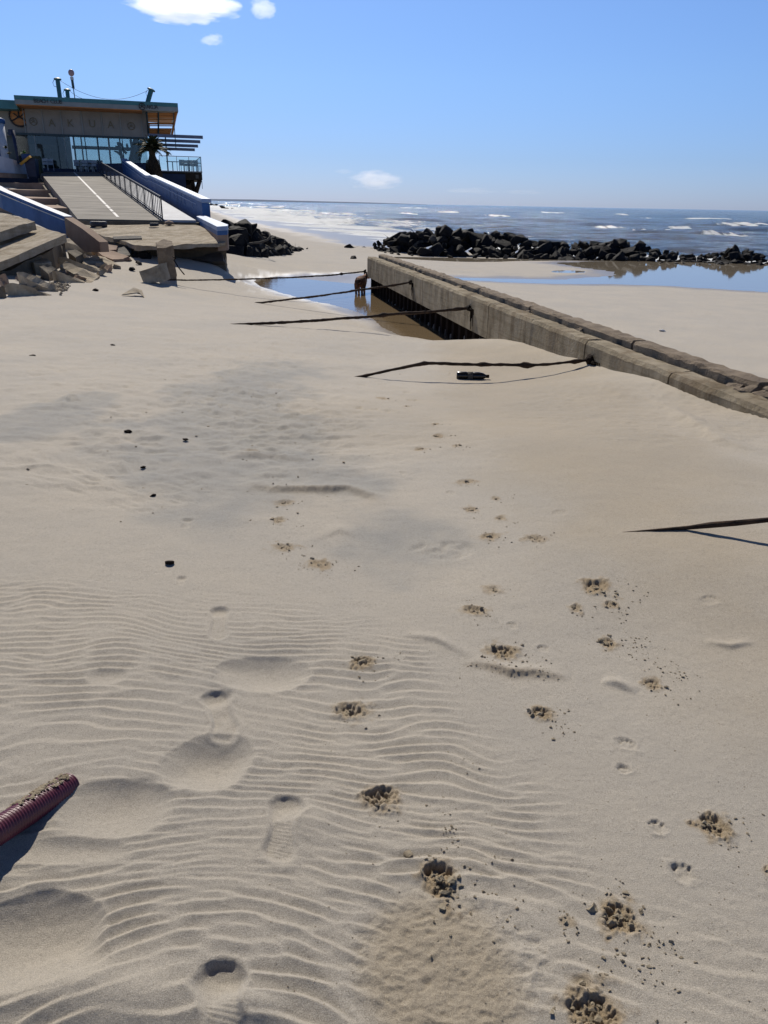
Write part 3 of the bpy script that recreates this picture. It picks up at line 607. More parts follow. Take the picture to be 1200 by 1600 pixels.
# ============================================================ the concrete groyne
def wp(s, n, z):                                    # s metres from the far end towards the camera, n metres right of the near face
    p = WA + WD*s - WN*n; return Vector((p.x, p.y, z))
groyne = empty('concrete_groyne', wp(0, .3, -1.1), 0, 'long weathered concrete groyne on steel sheet piles beside the tide pool', 'sea wall')
GI = groyne.location
def wseg(mb, s0, s1, prof, seed, chip=.012, step=.35):
    """beam piece with a cross-section [(n, z)], its edges chipped"""
    rnd = random.Random(seed); ns = max(2, int((s1-s0)/step)+1); v = []; k = len(prof)
    for i in range(ns+1):
        s = s0+(s1-s0)*i/ns
        for j, (n, z) in enumerate(prof):
            top = z > WTOP-.2
            e = chip*(1 if top else .35)
            q = noise.noise(Vector((s*1.9, j*3.3, seed)))*e*.7+noise.noise(Vector((s*9, j*5.1, seed)))*e*.9
            v.append(wp(s, n+noise.noise(Vector((s*3, j*2.2+9, seed)))*e*.9, z+(q if top else q*.4))-GI)
    f = [(i*k+j, i*k+(j+1) % k, (i+1)*k+(j+1) % k, (i+1)*k+j) for i in range(ns) for j in range(k)]
    f += [tuple(range(k-1, -1, -1)), tuple(range(ns*k, ns*k+k))]; mb.add(v, f)
joints = [0, 1.6, 4.3, 7.4, 9.6, 12.2, 14.2, 16.1, 18.1, 20.0, 22.4, WLEN]
near_prof = [(0, -.58), (0, -.02), (.025, WTOP), (.15, WTOP+.006), (.25, WTOP+.002), (.262, -.58)]
for i in range(len(joints)-1):
    mb = MB(); wseg(mb, joints[i]+.014, joints[i+1]-.014, near_prof, i*3+1, .016 if i < 8 else .012, .12)
    o = mb.build('near_beam', M['concrete'], groyne)
mb = MB(); s = 0; i = 0
for s0, s1 in ((.1, 5.2), (5.22, 9.4), (9.42, 13.2), (13.22, 16.6), (16.65, 19.0), (19.1, WLEN)):
    mb = MB(); wseg(mb, s0, s1, [(.36, -.60), (.35, .075), (.375, .105), (.54, .11), (.58, .08), (.58, -.60)], 40+i, .024, .12); mb.build('far_beam', M['concrete_top'], groyne); i += 1
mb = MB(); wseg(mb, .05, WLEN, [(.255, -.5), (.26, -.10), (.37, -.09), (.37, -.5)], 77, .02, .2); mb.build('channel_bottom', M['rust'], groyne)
# debris bridging the channel
mb = MB()
for k, (s_, n_, r_) in enumerate([(18.95, .32, .10), (19.15, .36, .09), (18.8, .30, .08), (13.3, .3, .05), (15.2, .33, .06), (9.3, .3, .06), (6.1, .32, .05)]):
    MB().ball(wp(s_, n_, WTOP-.03)-GI, (r_*1.4, r_*1.5, r_*.8), 2, .6, k).build('fallen_chunk', M['concrete_top'], groyne)
# steel sheet piling: a trapezoid corrugated profile
mb = MB(); pts = []; s = .15
while s < 15.5:
    pts += [(s, .20), (s+.16, .20), (s+.24, .36), (s+.40, .36)]; s += .48
v = []; f = []
for q, (s_, n_) in enumerate(pts):
    v += [wp(s_, n_, -.56)-GI, wp(s_, n_, -2.0)-GI, wp(s_, n_+.02, -.56)-GI, wp(s_, n_+.02, -2.0)-GI]
for q in range(len(pts)-1):
    a = q*4; b_ = a+4; f += [(a, a+1, b_+1, b_), (a+2, b_+2, b_+3, a+3)]
mb.add(v, f); mb.build('sheet_piling', M['rust'], groyne)
mb = MB(); mb.prism([wp(.12, .1, -.55)-GI, wp(.12, .5, -.55)-GI, wp(.16, .5, -.55)-GI, wp(.16, .1, -.55)-GI], 1.4); mb.build('end_plate', M['rust'], groyne)
# rusty tie-rod plates on the face and the damage under them
KN = [(572,424), (643,441), (735,481), (925,562)]
for k, (a, c) in enumerate(KN):
    p = onwall(a, c); q = p+WN*.03-GI
    mb = MB(); mb.ball(q, (.05, .09, .06), 2, .5, k); mb.ball(q+WD*.10+Vector((0, 0, -.02)), (.03, .07, .03), 2, .6, k+9)
    for j in range(5):
        d = WD*(.05+.035*j); h = .10+.07*((j*37+k*11) % 5)
        mb.tube([q+d*1.2-WN*.02, q+d*1.3+Vector((0, 0, -h))-WN*.018], .007, 5, jit=.5, seed=j)
    mb.build('rusty_anchor', M['rust'], groyne)
# ============================================================ ropes (old tie cables) from the wall into the sand
def rope(pts, r, label, knots=(), seed=0, sag=.0, bury=True):
    """pts world points; thick crusted rope resampled with small irregularities"""
    P_ = []; n = 0
    for a, c in zip(pts[:-1], pts[1:]):
        L = (c-a).length; m_ = max(3, int(L/.05))
        for i in range(m_):
            t = i/m_; q = a.lerp(c, t); q.z -= sag*4*t*(1-t); P_.append(q)
    P_.append(pts[-1]); rad = []
    for i, q in enumerate(P_):
        e = 1+.28*noise.noise(q*9+Vector((seed, 0, 0)))+.10*noise.noise(q*30)
        for kx in knots:
            d = abs(i/len(P_)-kx[0])*len(P_)*.05; e += kx[1]*math.exp(-(d/.06)**2)
        rad.append(r*e*.84); P_[i] = q+Vector((0, 0, .012*noise.noise(q*2+Vector((0, seed, 0)))))
    o = MB().tube(P_, rad, 9, jit=.35, seed=seed).build('rope', M['rope'], None, True)
    return tag(o, label, 'rope', 'cables tied from the groyne to the beach')
def sandp(px, py, dz=0): p = G(px, py); p.z += dz; return p
rope([onwall(572,424)+WN*.03, P(470,433,-.42), sandp(262,441,.06)], .026, 'farthest cable from the groyne end to the tilted concrete block', [(.17, 1.0)], 1, .02)
rope([onwall(643,441)+WN*.03, sandp(396,472,-.03)], .030, 'cable crossing just in front of the dog at the tide pool', [(.10, .5)], 2, .03)
rope([onwall(735,481)+WN*.03, sandp(358,505,-.03)], .030, 'long cable crossing the brown shallow end of the tide pool', [(.36, .9), (.05, .5)], 3, .03)
a = onwall(925,562)+WN*.03; e = sandp(547,588,-.03)
b_ = a.lerp(e, .26); b_.z += -.01; c_ = a.lerp(e, .70)
def at_dir(px, py, ref): r = ray(px, py); return CAM+r*(ref.y/r.y)
rope([a, at_dir(830,571,b_), at_dir(663,568,c_), e], .021, 'knotted cable stretched over the sand above the dark bottle', [(.27, 1.3), (.69, .7), (.06, .8), (.45, .4)], 4)
e0 = G(962,832); e1 = G(1070,828); e0.z += .004; e1.z += .012; e2 = at_dir(1205,812,P(1205,816,.15)); e3 = e2+(e2-e1).normalized()*2.4
tag(MB().tube([e0+Vector((-.03, 0, -.012)), e0.lerp(e1, .5)+Vector((0, 0, -.003)), e1, e1.lerp(e2, .3), e1.lerp(e2, .6), e2, e3], [.003, .005, .010, .017, .013, .013, .013], 9, jit=.5, seed=6).build('rope', M['rope'], None, True),
    'short cable end sticking out of the smooth sand at the right edge', 'rope', 'cables tied from the groyne to the beach')
# ============================================================ maroon ribbed hose at the lower left
tip = P(110,1226,-.012); r0 = P(0,1296,.055); dirn = (r0-tip); dirn.normalize(); hp = []; hr = []; n = 0; Lh = 1.9; s = 0
while s < Lh:
    p = tip+dirn*s; p.z = tip.z+ (r0.z-tip.z)*min(s/(r0-tip).length, 1.6)*(1 if s < 3 else 1)
    hp.append(p); hr.append((.0335,.0365,.0375,.0365)[n % 4]); n += 1; s += .0024
HX = empty('suction_hose', tip, 0, 'maroon ribbed plastic hose whose torn end dips into the rippled sand', 'hose')
mb = MB().tube([p-tip for p in hp], hr, 20); mb.build('ribbed_tube', M['hose'], HX, True)
MB().tube([p-tip-dirn*.004 for p in hp[:2]], [.030, .030], 16).build('opening_shade', M['rust'], HX)  # solid dark disc painted in for the shade inside the hose end
mb = MB()
for k in range(70):
    rnd = random.Random(k); s = rnd.uniform(.0, .20); an = R(rnd.uniform(-50, 25)-50*s*2); a = dirn.cross(Vector((0, 0, 1))).normalized()
    u_ = Vector((0, 0, 1)); q = dirn*s+(u_*math.cos(an)+(-a if a.y > 0 else a)*math.sin(an))*.040+Vector((0, 0, (r0.z-tip.z)*s/(r0-tip).length*0))
    mb.ball(q, (rnd.uniform(.004, .009), rnd.uniform(.004, .009), .0025), 1, .6, k)
mb.build('sand_crust', M['crumb'], HX)
# ============================================================ bottle
bt = G(738,592); bt.z += .038; BX = empty('bottle', bt, R(-4), 'dark plastic bottle lying on the sand in front of the knotted cable', 'bottle')
prof = [(0,-.150),(.030,-.150),(.037,-.140),(.038,-.06),(.034,-.05),(.034,0),(.038,.01),(.038,.06),(.030,.10),(.016,.125),(.013,.135)]
v = MB().lathe(prof, 18); v.v = [(z, y, -x) for x, y, z in v.v]
m_, nt, b = newmat('dark_bottle_plastic'); b.inputs['Base Color'].default_value = (.012,.010,.009, 1); b.inputs['Roughness'].default_value = .25
v.build('bottle_body', m_, BX, True)
v = MB().lathe([(.0165,.132),(.0165,.156),(.010,.158)], 14); v.v = [(z, y, -x) for x, y, z in v.v]; v.build('cap', M['rust'], BX, True)
v = MB().lathe([(.0385,-.045),(.0385,.004)], 18); v.v = [(z, y, -x) for x, y, z in v.v]; v.build('paper_label', M['rock_grey'], BX, True)
BX.scale = (1.3, 1.3, 1.3)
# ============================================================ rocks
def rock_mesh(seed, sub=1):
    rnd = random.Random(seed); bm = bmesh.new()
    for _ in range(rnd.randint(9, 14)):
        v = Vector((rnd.gauss(0, 1), rnd.gauss(0, 1), rnd.gauss(0, 1))).normalized(); v = Vector([math.copysign(abs(q)**.7, q) for q in v]); bm.verts.new(v*rnd.uniform(.8, 1.05))
    r_ = bmesh.ops.convex_hull(bm, input=bm.verts)
    bmesh.ops.delete(bm, geom=[g for g in r_['geom_interior'] if isinstance(g, bmesh.types.BMVert)], context='VERTS')
    bmesh.ops.bevel(bm, geom=[e for e in bm.edges], offset=.07, segments=1, affect='EDGES')
    bmesh.ops.triangulate(bm, faces=bm.faces); bmesh.ops.subdivide_edges(bm, edges=bm.edges, cuts=1)
    for v in bm.verts: v.co += v.co.normalized()*.07*noise.noise(v.co*3+Vector((seed, 0, 0)))
    me = bpy.data.meshes.new('boulder'); bm.to_mesh(me); bm.free(); return me
RM = [rock_mesh(s) for s in range(14)]
for me in RM: me.materials.append(M['rock'])
RMG = []
for s in range(4): me = rock_mesh(50+s); me.materials.append(M['rock_grey']); RMG.append(me)
def rock(loc, size, seed, label, group, grey=False, name='boulder', squash=1):
    rnd = random.Random(seed*13+5); me = (RMG if grey else RM)[rnd.randrange(4 if grey else 14)]
    o = bpy.data.objects.new(name, me); C.objects.link(o); o.location = loc
    o.rotation_euler = (rnd.uniform(-.5, .5), rnd.uniform(-.5, .5), rnd.uniform(0, 6.28)); o.scale = (size*rnd.uniform(.8, 1.25), size*rnd.uniform(.75, 1.1), size*rnd.uniform(.65, .95)*squash)
    return tag(o, label, 'boulder' if name == 'boulder' else 'rock', group)
LB = 'black angular basalt boulder heaped in the long breakwater between the beach and the sea'; GB = 'boulders of the long breakwater'
# upper outline of the breakwater in photo pixels: (x, top y, base y)
OUT = [(556,386,391),(575,381,391),(590,378,394),(605,372,395),(620,368,396),(637,363,396),(655,364,398),(672,361,399),(692,356,400),(712,360,400),(730,364,399),(752,363,400),(775,366,401),(795,367,401),(815,371,404),(835,374,406),
       (860,377,407),(880,380,407),(905,379,407),(930,378,408),(950,377,409),(975,376,410),(995,384,410),(1015,387,411),(1040,391,412),(1065,396,412),(1090,398,413),(1115,396,414),(1130,394,415),(1150,387,415),(1168,391,415),(1190,398,415),(1215,400,416)]
rnd = random.Random(4); n = 0
def outl(x, k):
    for a, c in zip(OUT[:-1], OUT[1:]):
        if a[0] <= x <= c[0]: t = (x-a[0])/(c[0]-a[0]); return a[k]*(1-t)+c[k]*t
    return OUT[-1][k]
BIG = {692:(1.0,'tall leaning black boulder at the crest of the breakwater above the groyne end'), 755:(1.15,'broad flat-topped black boulder right of the breakwater crest'), 637:(.75,'square black boulder near the left end of the breakwater'),
       860:(1.2,'huge dark block sloping towards the beach in the middle of the breakwater'), 1150:(1.0,'peaked black boulder near the right edge standing above its neighbours'), 975:(.75,'upright black boulder on the ridge left of the low right half of the breakwater'),
       930:(.8,'rounded grey-topped boulder on the breakwater crest above the lagoon edge'), 556:(.4,'low flat black rock at the far left tip of the breakwater')}
for x, (sz, lb) in BIG.items():
    ty, by = outl(x, 1), outl(x, 2); base = P(x, by-3, -1.35); Y = base.y+1.2; top = PY(x, ty, Y)
    rock((top.x, Y, top.z-sz*.72), sz, x, lb, GB)
for x in range(552, 1222, 7):
    ty, by = outl(x, 1), outl(x, 2); hgt = by-ty
    for row in range(3):
        fz = (.12, .48, .80)[row]
        if row > 0 and hgt < 14: continue
        xx = x+rnd.uniform(-5, 5); base = P(xx, by, -1.38); Y = base.y+row*.8+rnd.uniform(-.2, .4); py = by-hgt*(fz+rnd.uniform(-.06, .08)); c_ = PY(xx, py, Y)
        sz = max(.22, min(.85, hgt/1394*Y*rnd.uniform(.26, .50)))
        q = rnd.random() < .06
        rock((c_.x, Y, c_.z), sz*(.6 if q else 1), n+100, LB if not q else 'pale grey stone wedged among the black boulders of the breakwater', GB if not q else 'pale stones in the long breakwater', q); n += 1
for k in range(42):                                    # loose small rocks at the foot
    xx = rnd.uniform(560, 1190); by = outl(xx, 2)+rnd.uniform(-2, 3); p = P(xx, by, -1.36)
    rock((p.x, p.y, p.z+.05), rnd.uniform(.12, .30), 900+k, 'small dark rock lying at the foot of the long breakwater', 'small rocks at the foot of the breakwater', rnd.random() < .2, 'rock', .8)
# heap beside the ramp
LH = 'black boulder in the heap beside the blue kerb and the broken slab'; GH = 'boulders heaped beside the blue kerb'
OUT2 = [(345,347,386),(360,344,398),(378,349,401),(398,355,402),(415,366,402),(430,374,401),(445,379,400),(465,386,393)]
for x in range(350, 466, 6):
    for row in range(4):
        def o2(k):
            for a, c in zip(OUT2[:-1], OUT2[1:]):
                if a[0] <= x <= c[0]: t = (x-a[0])/(c[0]-a[0]); return a[k]*(1-t)+c[k]*t
        ty, by = o2(1), o2(2); hgt = by-ty; fz = (.1, .36, .62, .84)[row]
        if row > 1 and hgt < 22: continue
        xx = x+rnd.uniform(-4, 4); Y = G(xx, by-2).y+.3+row*.6+rnd.uniform(-.2, .2); c_ = PY(xx, by-hgt*(fz+rnd.uniform(-.04, .04)), Y)
        q = rnd.random() < .08
        rock((c_.x, Y, c_.z), rnd.uniform(.32, .56)*(.6 if hgt < 18 else 1), n+300, LH if not q else 'grey dusty stone among the black boulders beside the blue kerb', GH if not q else 'grey stones in the heap by the kerb', q); n += 1
for k, (px, py, s_) in enumerate([(448,388,.33),(458,391,.25),(468,392,.15),(546,387,.35),(480,389,.10),(440,396,.28)]):
    p = G(px, py); rock((p.x, p.y, p.z+s_*.3), s_, 1200+k, ['isolated black boulder just right of the kerbside heap','small boulder at the foot of the kerbside heap, right side','tiny rock beyond the right end of the kerbside heap','long low rock on the beach left of the breakwater','pebble-sized dark rock on the bare beach behind the tide pool','dark rock at the front right of the kerbside heap'][k], None, False, 'boulder' if s_ > .2 else 'rock')
for k, (px, py, w) in enumerate([(322,320.7,2.2),(330,320.5,2.6),(336,321,1.8),(349,324.5,2.0),(353,326,1.6),(364,326.5,1.2)]):
    p = P(px, py, SEA_Z); rock((p.x, p.y, p.z), w*(p.y/330)*.9, 1300+k, 'distant dark rock awash in the bright surf right of the blue wall end', 'rocks awash in the far surf', False, 'rock', .5)
# curved pale pipe over the heap
yq = G(400, 402).y; q = [PY(a, c, yq+d) for a, c, d in ((362,388,.0),(385,381,.2),(405,379,.3),(418,375,.5),(423,369,.7),(420,364,1.0),(414,362,1.3))]
cu = []; 
for i in range(len(q)-1):
    for t in (0, .5): cu.append(q[i].lerp(q[i+1], t))
tag(MB().tube(cu+[q[-1]], .045, 8).build('bent_pipe', M['rock_grey'], None, True), 'grey bent pipe curling over the black boulders beside the blue kerb', 'pipe')
# ============================================================ small things on the beach
for k, (px, py, s_, lb) in enumerate([(52,558,.03,'small dark stone on the pale sand near the left edge'),(200,676,.024,'dark shell on the grey lag sand left of centre'),(290,688,.018,'small round dark pebble right of the dark shell'),
     (224,731,.014,'dark sliver of shell on the damp sand patch'),(240,775,.014,'lowest dark shell fragment on the damp sand patch'),(469,799-24,.0,''),(1034,520,.045,'small white piece of litter on the beach behind the groyne'),(176,501+39,.022,'small dark stone above the lumpy sand at left'),(150,455,.07,'stone beside the half-buried grey plank'),(575,775,.016,'tiny dark pebble beside the crumbly sand ledge')]):
    if not s_: continue
    p = G(px, py)
    if 'white' in lb: p = P(px, py, -.75); p.z = base1(p.x, p.y)
    mm = M['whitepaint'] if 'white' in lb else M['rust']
    o = MB().ball((0, 0, 0), (s_*1.3, s_, s_*.5), 2, .7, k).build('litter' if 'white' in lb else ('shell' if 'shell' in lb else 'pebble'), mm, None, True)
    o.location = (p.x, p.y, p.z+s_*.35); o.rotation_euler = (.2, .1, k); tag(o, lb, 'litter' if 'white' in lb else ('shell' if 'shell' in lb else 'pebble'))
# bottle cap lying in the sand
p = P(265,881,.004); cp_ = MB().lathe([(.021,0),(.022,.012),(.016,.014),(.014,.006),(.001,.005)], 16).build('small_disc', M['rust'], None, True); cp_.location = p; cp_.rotation_euler = (R(-18), 0, 0); tag(cp_, 'round dark disc with a hollow top lying on smooth sand left of centre', 'disc')
# ============================================================ damp sand lumps thrown up by the paws: nobody could count them
mb = MB(); rnd = random.Random(8)
def lump(x, y, r):
    z = float(zf(x, y)); mb.ball((x, y, z+r*.35), (r*rnd.uniform(.8, 1.3), r*rnd.uniform(.8, 1.3), r*rnd.uniform(.6, 1.0)), 1, .9, rnd.random()*90)
def zf(x, y): h, _, _, _ = fine(np.array([[x]]), np.array([[y]])); return base1(x, y)+h[0, 0]
spots = []
for cx, cy, rad, dp, dark in PAWS:
    if dark < .25: continue
    p = G(cx, cy) if cy < 900 else P(cx, cy, 0)
    for k in range(int(14*dark)):
        r = rad*(abs(rnd.gauss(0, .62))); an = rnd.uniform(0, 6.28); spots.append((p.x+r*math.cos(an)*1.0, p.y+r*math.sin(an)*.9, rnd.uniform(.0025, .006)*(1 if k % 6 else 1.9)))
    for k in range(int(10*dark)):
        r = rad*rnd.uniform(1, 3.2); an = rnd.uniform(-1.8, .5); spots.append((p.x+r*math.cos(an), p.y+r*math.sin(an), rnd.uniform(.0018, .0045)))
TR = [((700,1310),(690,1240),22),((705,1330),(712,1290),14),((965,1420),(958,1375),12),((985,1440),(1060,1500),26),((885,1420),(882,1470),12),((960,1480),(950,1540),14),((905,1530),(915,1550),6),((990,1010),(1080,1060),34),((960,960),(1010,1050),26),((880,840),(830,845),6),
      ((770,1030),(800,1060),12),((1120,1290),(1080,1275),8),((850,1110),(890,1150),14),((600,1060),(640,1010),10),((760,960),(730,935),8),((1000,1000),(1150,1150),26),((700,1180),(760,1210),8),((940,1480),(1050,1560),20),((450,870),(510,900),14),((380,760),(580,780),26),((720,1040),(890,1058),40)]
for a, c, k_ in TR:
    for k in range(k_):
        t = rnd.random(); px = a[0]+(c[0]-a[0])*t+rnd.gauss(0, 9); py = a[1]+(c[1]-a[1])*t+rnd.gauss(0, 7); p = P(px, py, 0); spots.append((p.x, p.y, rnd.uniform(.0013, .0042)*rnd.uniform(.6, 1)))
for k in range(420):
    px = rnd.uniform(420, 1200); py = rnd.uniform(900, 1600); p = P(px, py, 0); spots.append((p.x, p.y, rnd.uniform(.0008, .0018)))
for k in range(90):
    px = rnd.gauss(330, 140); py = rnd.gauss(690, 70)
    if py < 520 or px < 0: continue
    p = G(px, py, 4); spots.append((p.x, p.y, rnd.uniform(.003, .008)))
sx_ = np.array([[q[0] for q in spots]]); sy_ = np.array([[q[1] for q in spots]]); hz, _, _, _ = fine(sx_, sy_); bz = base_z(sx_, sy_)+hz
for i, (x, y, r) in enumerate(spots):
    mb.ball((x, y, float(bz[0, i])+r*.35), (r*rnd.uniform(.8, 1.4), r*rnd.uniform(.8, 1.3), r*rnd.uniform(.45, .9)), 1, 1.3, i*.37)
tag(mb.build('sand_lumps', M['crumb'], None, fix=False), 'scattered lumps of damp brown sand kicked up along the paw prints', 'sand lumps', kind='stuff')
# ============================================================ ramp, kerbs, walls and slabs of the shore
def W(px, py, Y): return PY(px, py, Y)
def quadslab(name, top, th, mat, label=None, cat=None, group=None, rough=0, seed=0, cuts=2, parent=None, lim=None, vec=None, stretch=None):
    c = sum((Vector(p) for p in top), Vector())/len(top)
    mb = MB().prism([Vector(p)-c for p in top], th, vec=vec); o = mb.build(name, mat, parent); o.location = c if not parent else c-parent.location
    if rough: rough_mesh(o, rough, cuts, seed, lim=lim)
    if label: tag(o, label, cat, group)
    return o
rampz = lambda Y: .80+.083*(Y-34)
def RX(px, Y, dz=0): p = PY(px, 300, Y); return Vector((p.x, Y, rampz(Y)+dz))
# pieces: main ramp, walkway beside it, white centre line
Y0, Y1 = 34.0, 67.6
xl = lambda Y: -12.9-.4595*(Y-34); xr = lambda Y: -9.35-.4226*(Y-34)
ramp_ = empty('boat_ramp', (xl(50), 50, rampz(50)), 0, 'wide worn grey concrete ramp climbing from the broken slab to the beach club', 'ramp')
def ribbon(xa, xb, dz, th, n=24, ya=Y0, yb=Y1, wob=0, gap=None):
    v = []; f = []
    for i in range(n+1):
        Y = ya+(yb-ya)*i/n
        for (x_, z_) in ((xa(Y)+wob*noise.noise(Vector((Y, 0, 3))), rampz(Y)+dz), (xb(Y)+wob*noise.noise(Vector((Y, 5, 3))), rampz(Y)+dz), (xb(Y), rampz(Y)+dz-th), (xa(Y), rampz(Y)+dz-th)): v.append(Vector((x_, Y, z_))-ramp_.location)
    f = [(i*4+j, i*4+(j+1) % 4, (i+1)*4+(j+1) % 4, (i+1)*4+j) for i in range(n) for j in range(4)]+[(3, 2, 1, 0), (n*4, n*4+1, n*4+2, n*4+3)]
    return MB().add(v, f)
ribbon(xl, xr, 0, .45).build('ramp_surface', M['asphalt'], ramp_)
w2 = lambda Y: xr(Y)+.05; w3 = lambda Y: -8.35-.4226*(Y-34)+.35
ribbon(w2, w3, .03, .45).build('side_walkway', worn('pale_blue_concrete', (.30,.32,.37), (.42,.45,.50), .7, 2, .3), ramp_)
cx_ = lambda Y: xl(Y)*.42+xr(Y)*.58
a_, b_ = RX(119, 67), RX(181, 34.8)
lx = lambda Y: a_.x+(b_.x-a_.x)*(67-Y)/(67-34.8)
mb = ribbon(lambda Y: lx(Y)-.06, lambda Y: lx(Y)+.06, .006, .004, 24, 46, 66.5); mb.build('painted_line', M['whitepaint'], ramp_)
for k, (ya, yb) in enumerate(((35, 36.8), (37.2, 38.2), (38.5, 40.3), (40.6, 45.6))): ribbon(lambda Y: lx(Y)-.06, lambda Y: lx(Y)+.06, .006, .004, 4, ya, yb).build('painted_line', M['whitepaint'], ramp_)
mb = MB(); mb.prism([Vector((xl(34)-.1, 33.9, .74))-ramp_.location, Vector((-7.9, 33.9, .74))-ramp_.location, Vector((-7.9, 34.35, .74))-ramp_.location, Vector((xl(34)-.1, 34.35, .74))-ramp_.location], .3); o = mb.build('broken_edge', M['slab_dark'], ramp_)
# foundation under the ramp: hides the gap down to the sand
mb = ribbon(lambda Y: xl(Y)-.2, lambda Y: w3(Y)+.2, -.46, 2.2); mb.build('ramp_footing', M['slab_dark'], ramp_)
# lower landing slab
sl = [W(122,351,33.4), W(306,351,33.4), W(356,372,28.2), W(352,379,27.4), W(300,381,27.2), W(262,384,27), W(212,384,27), W(196,377,28.5), W(160,368,30), W(128,356,32.4)]
o = quadslab('landing_slab', sl, .15, M['slab'], 'large broken concrete slab sloping down from the ramp foot, hollow underneath', 'slab', rough=.035, seed=3, cuts=3)
mb = MB(); c_ = W(290,392,28.6)
sl2 = [W(205,386,28.4), W(352,382,28.4), W(352,378,30), W(205,380,31)]
quadslab('undercut_shade', [Vector((p.x, p.y, .16)) for p in sl2], 1.9, M['slab_dark'], 'dark block standing in for the shade below the landing slab', 'footing', rough=.08, seed=4, cuts=3)  # dark block added where the undercut holds only shade
# railing
rail = empty('ramp_railing', (xr(50), 50, rampz(50)), 0, 'dark metal railing with slim upright bars between ramp and side walkway', 'railing')
ro = lambda Y, h: Vector((xr(Y)+.02, Y, rampz(Y)+h))-rail.location
MB().tube([ro(Y, .88) for Y in np.linspace(34.4, 67, 20)], .035, 8).build('handrail', M['rail'], rail)
MB().tube([ro(Y, .12) for Y in np.linspace(34.4, 67, 20)], .022, 6).build('bottom_rail', M['rail'], rail)
Y = 34.4; k = 0
while Y < 67.2:
    big = k % 5 == 0; MB().tube([ro(Y, -.02), ro(Y, .88)], .032 if big else .017, 6).build('post' if big else 'baluster', M['rail'], rail); Y += .52+.0035*(Y-34); k += 1
# blue ramp wall on the right
bw = empty('blue_ramp_wall', (-8.1, 35.3, .9), 0, 'long blue painted wall with a sunlit rounded coping climbing along the walkway', 'wall')
bx = lambda Y: -8.05-.4226*(Y-35.4)
tz = [(35.3,1.66),(51,2.98),(52.6,2.98),(66.5,4.56)]
def topz(Y):
    if Y < tz[0][0]: return tz[0][1]
    for a, c in zip(tz[:-1], tz[1:]):
        if a[0] <= Y <= c[0]: t = (Y-a[0])/(c[0]-a[0]); return a[1]*(1-t)+c[1]*t
    return tz[-1][1]
def wallrib(xo0, xo1, zt, zb, ya, yb, n=30):
    v = []
    for i in range(n+1):
        Y = ya+(yb-ya)*i/n
        for x_, z_ in ((bx(Y)+xo0, zt(Y)), (bx(Y)+xo1, zt(Y)), (bx(Y)+xo1, zb(Y)), (bx(Y)+xo0, zb(Y))): v.append(Vector((x_, Y, z_))-bw.location)
    f = [(i*4+j, i*4+(j+1) % 4, (i+1)*4+(j+1) % 4, (i+1)*4+j) for i in range(n) for j in range(4)]+[(3, 2, 1, 0), (n*4, n*4+1, n*4+2, n*4+3)]
    return MB().add(v, f)
wallrib(0, .34, lambda Y: topz(Y)-.16, lambda Y: rampz(Y)-1.6, 35.3, 66.5).build('wall_body', M['blue'], bw)
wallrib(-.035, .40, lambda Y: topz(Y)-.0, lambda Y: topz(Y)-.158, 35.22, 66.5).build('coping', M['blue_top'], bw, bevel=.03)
wallrib(-.03, -.002, lambda Y: topz(Y)-.30, lambda Y: topz(Y)-.335, 36.5, 66).build('groove_strip', M['blue_top'], bw)
# faded painted lettering on the wall
mf = worn('faded_lettering', (.07,.12,.27), (.16,.22,.36), .8, 9, .2)
for ch, Yc, s_ in (('K',43.6,.62),('A',42.4,.62),('K',41.3,.62),('S',40.3,.62),('U',39.3,.62),('E',37.4,.5)):
    me = text_mesh(ch, s_, .006); me.materials.append(mf); o = bpy.data.objects.new('faded_letter', me); C.objects.link(o); o.parent = bw
    o.location = Vector((bx(Yc)-.006, Yc, (topz(Yc)+rampz(Yc))/2-.05))-bw.location; o.rotation_euler = (0, -0.0, math.atan2(-1, .4226))
# low blue kerb block that ends the wall
kb = [W(309,337,35.2), W(322,336,35.4), W(356,352,27.9), W(353,354.5,27.0), W(341,356,26.9)]
kz = [1.02, 1.02, .80, .78, .78]; kb = [W(307,338,35.3), W(318,336,35.3), W(356.5,351,28.4), W(355,353,27.5), W(339,354,27.5)]
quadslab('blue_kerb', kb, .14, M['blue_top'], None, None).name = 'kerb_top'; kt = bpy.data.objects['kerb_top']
ke = empty('blue_kerb', kt.location, 0, 'low blue kerb block running out from the foot of the blue wall to the black boulders', 'kerb'); kt.parent = ke; kt.location = (0, 0, 0)
cc = sum(kb, Vector())/5
MB().prism([(p-cc)*.985-Vector((0, 0, .142)) for p in kb], .14).build('painted_side', M['blue'], ke)
MB().prism([(p-cc)*.975-Vector((0, 0, .283)) for p in kb], .5).build('bare_base', M['brown_steps'], ke)
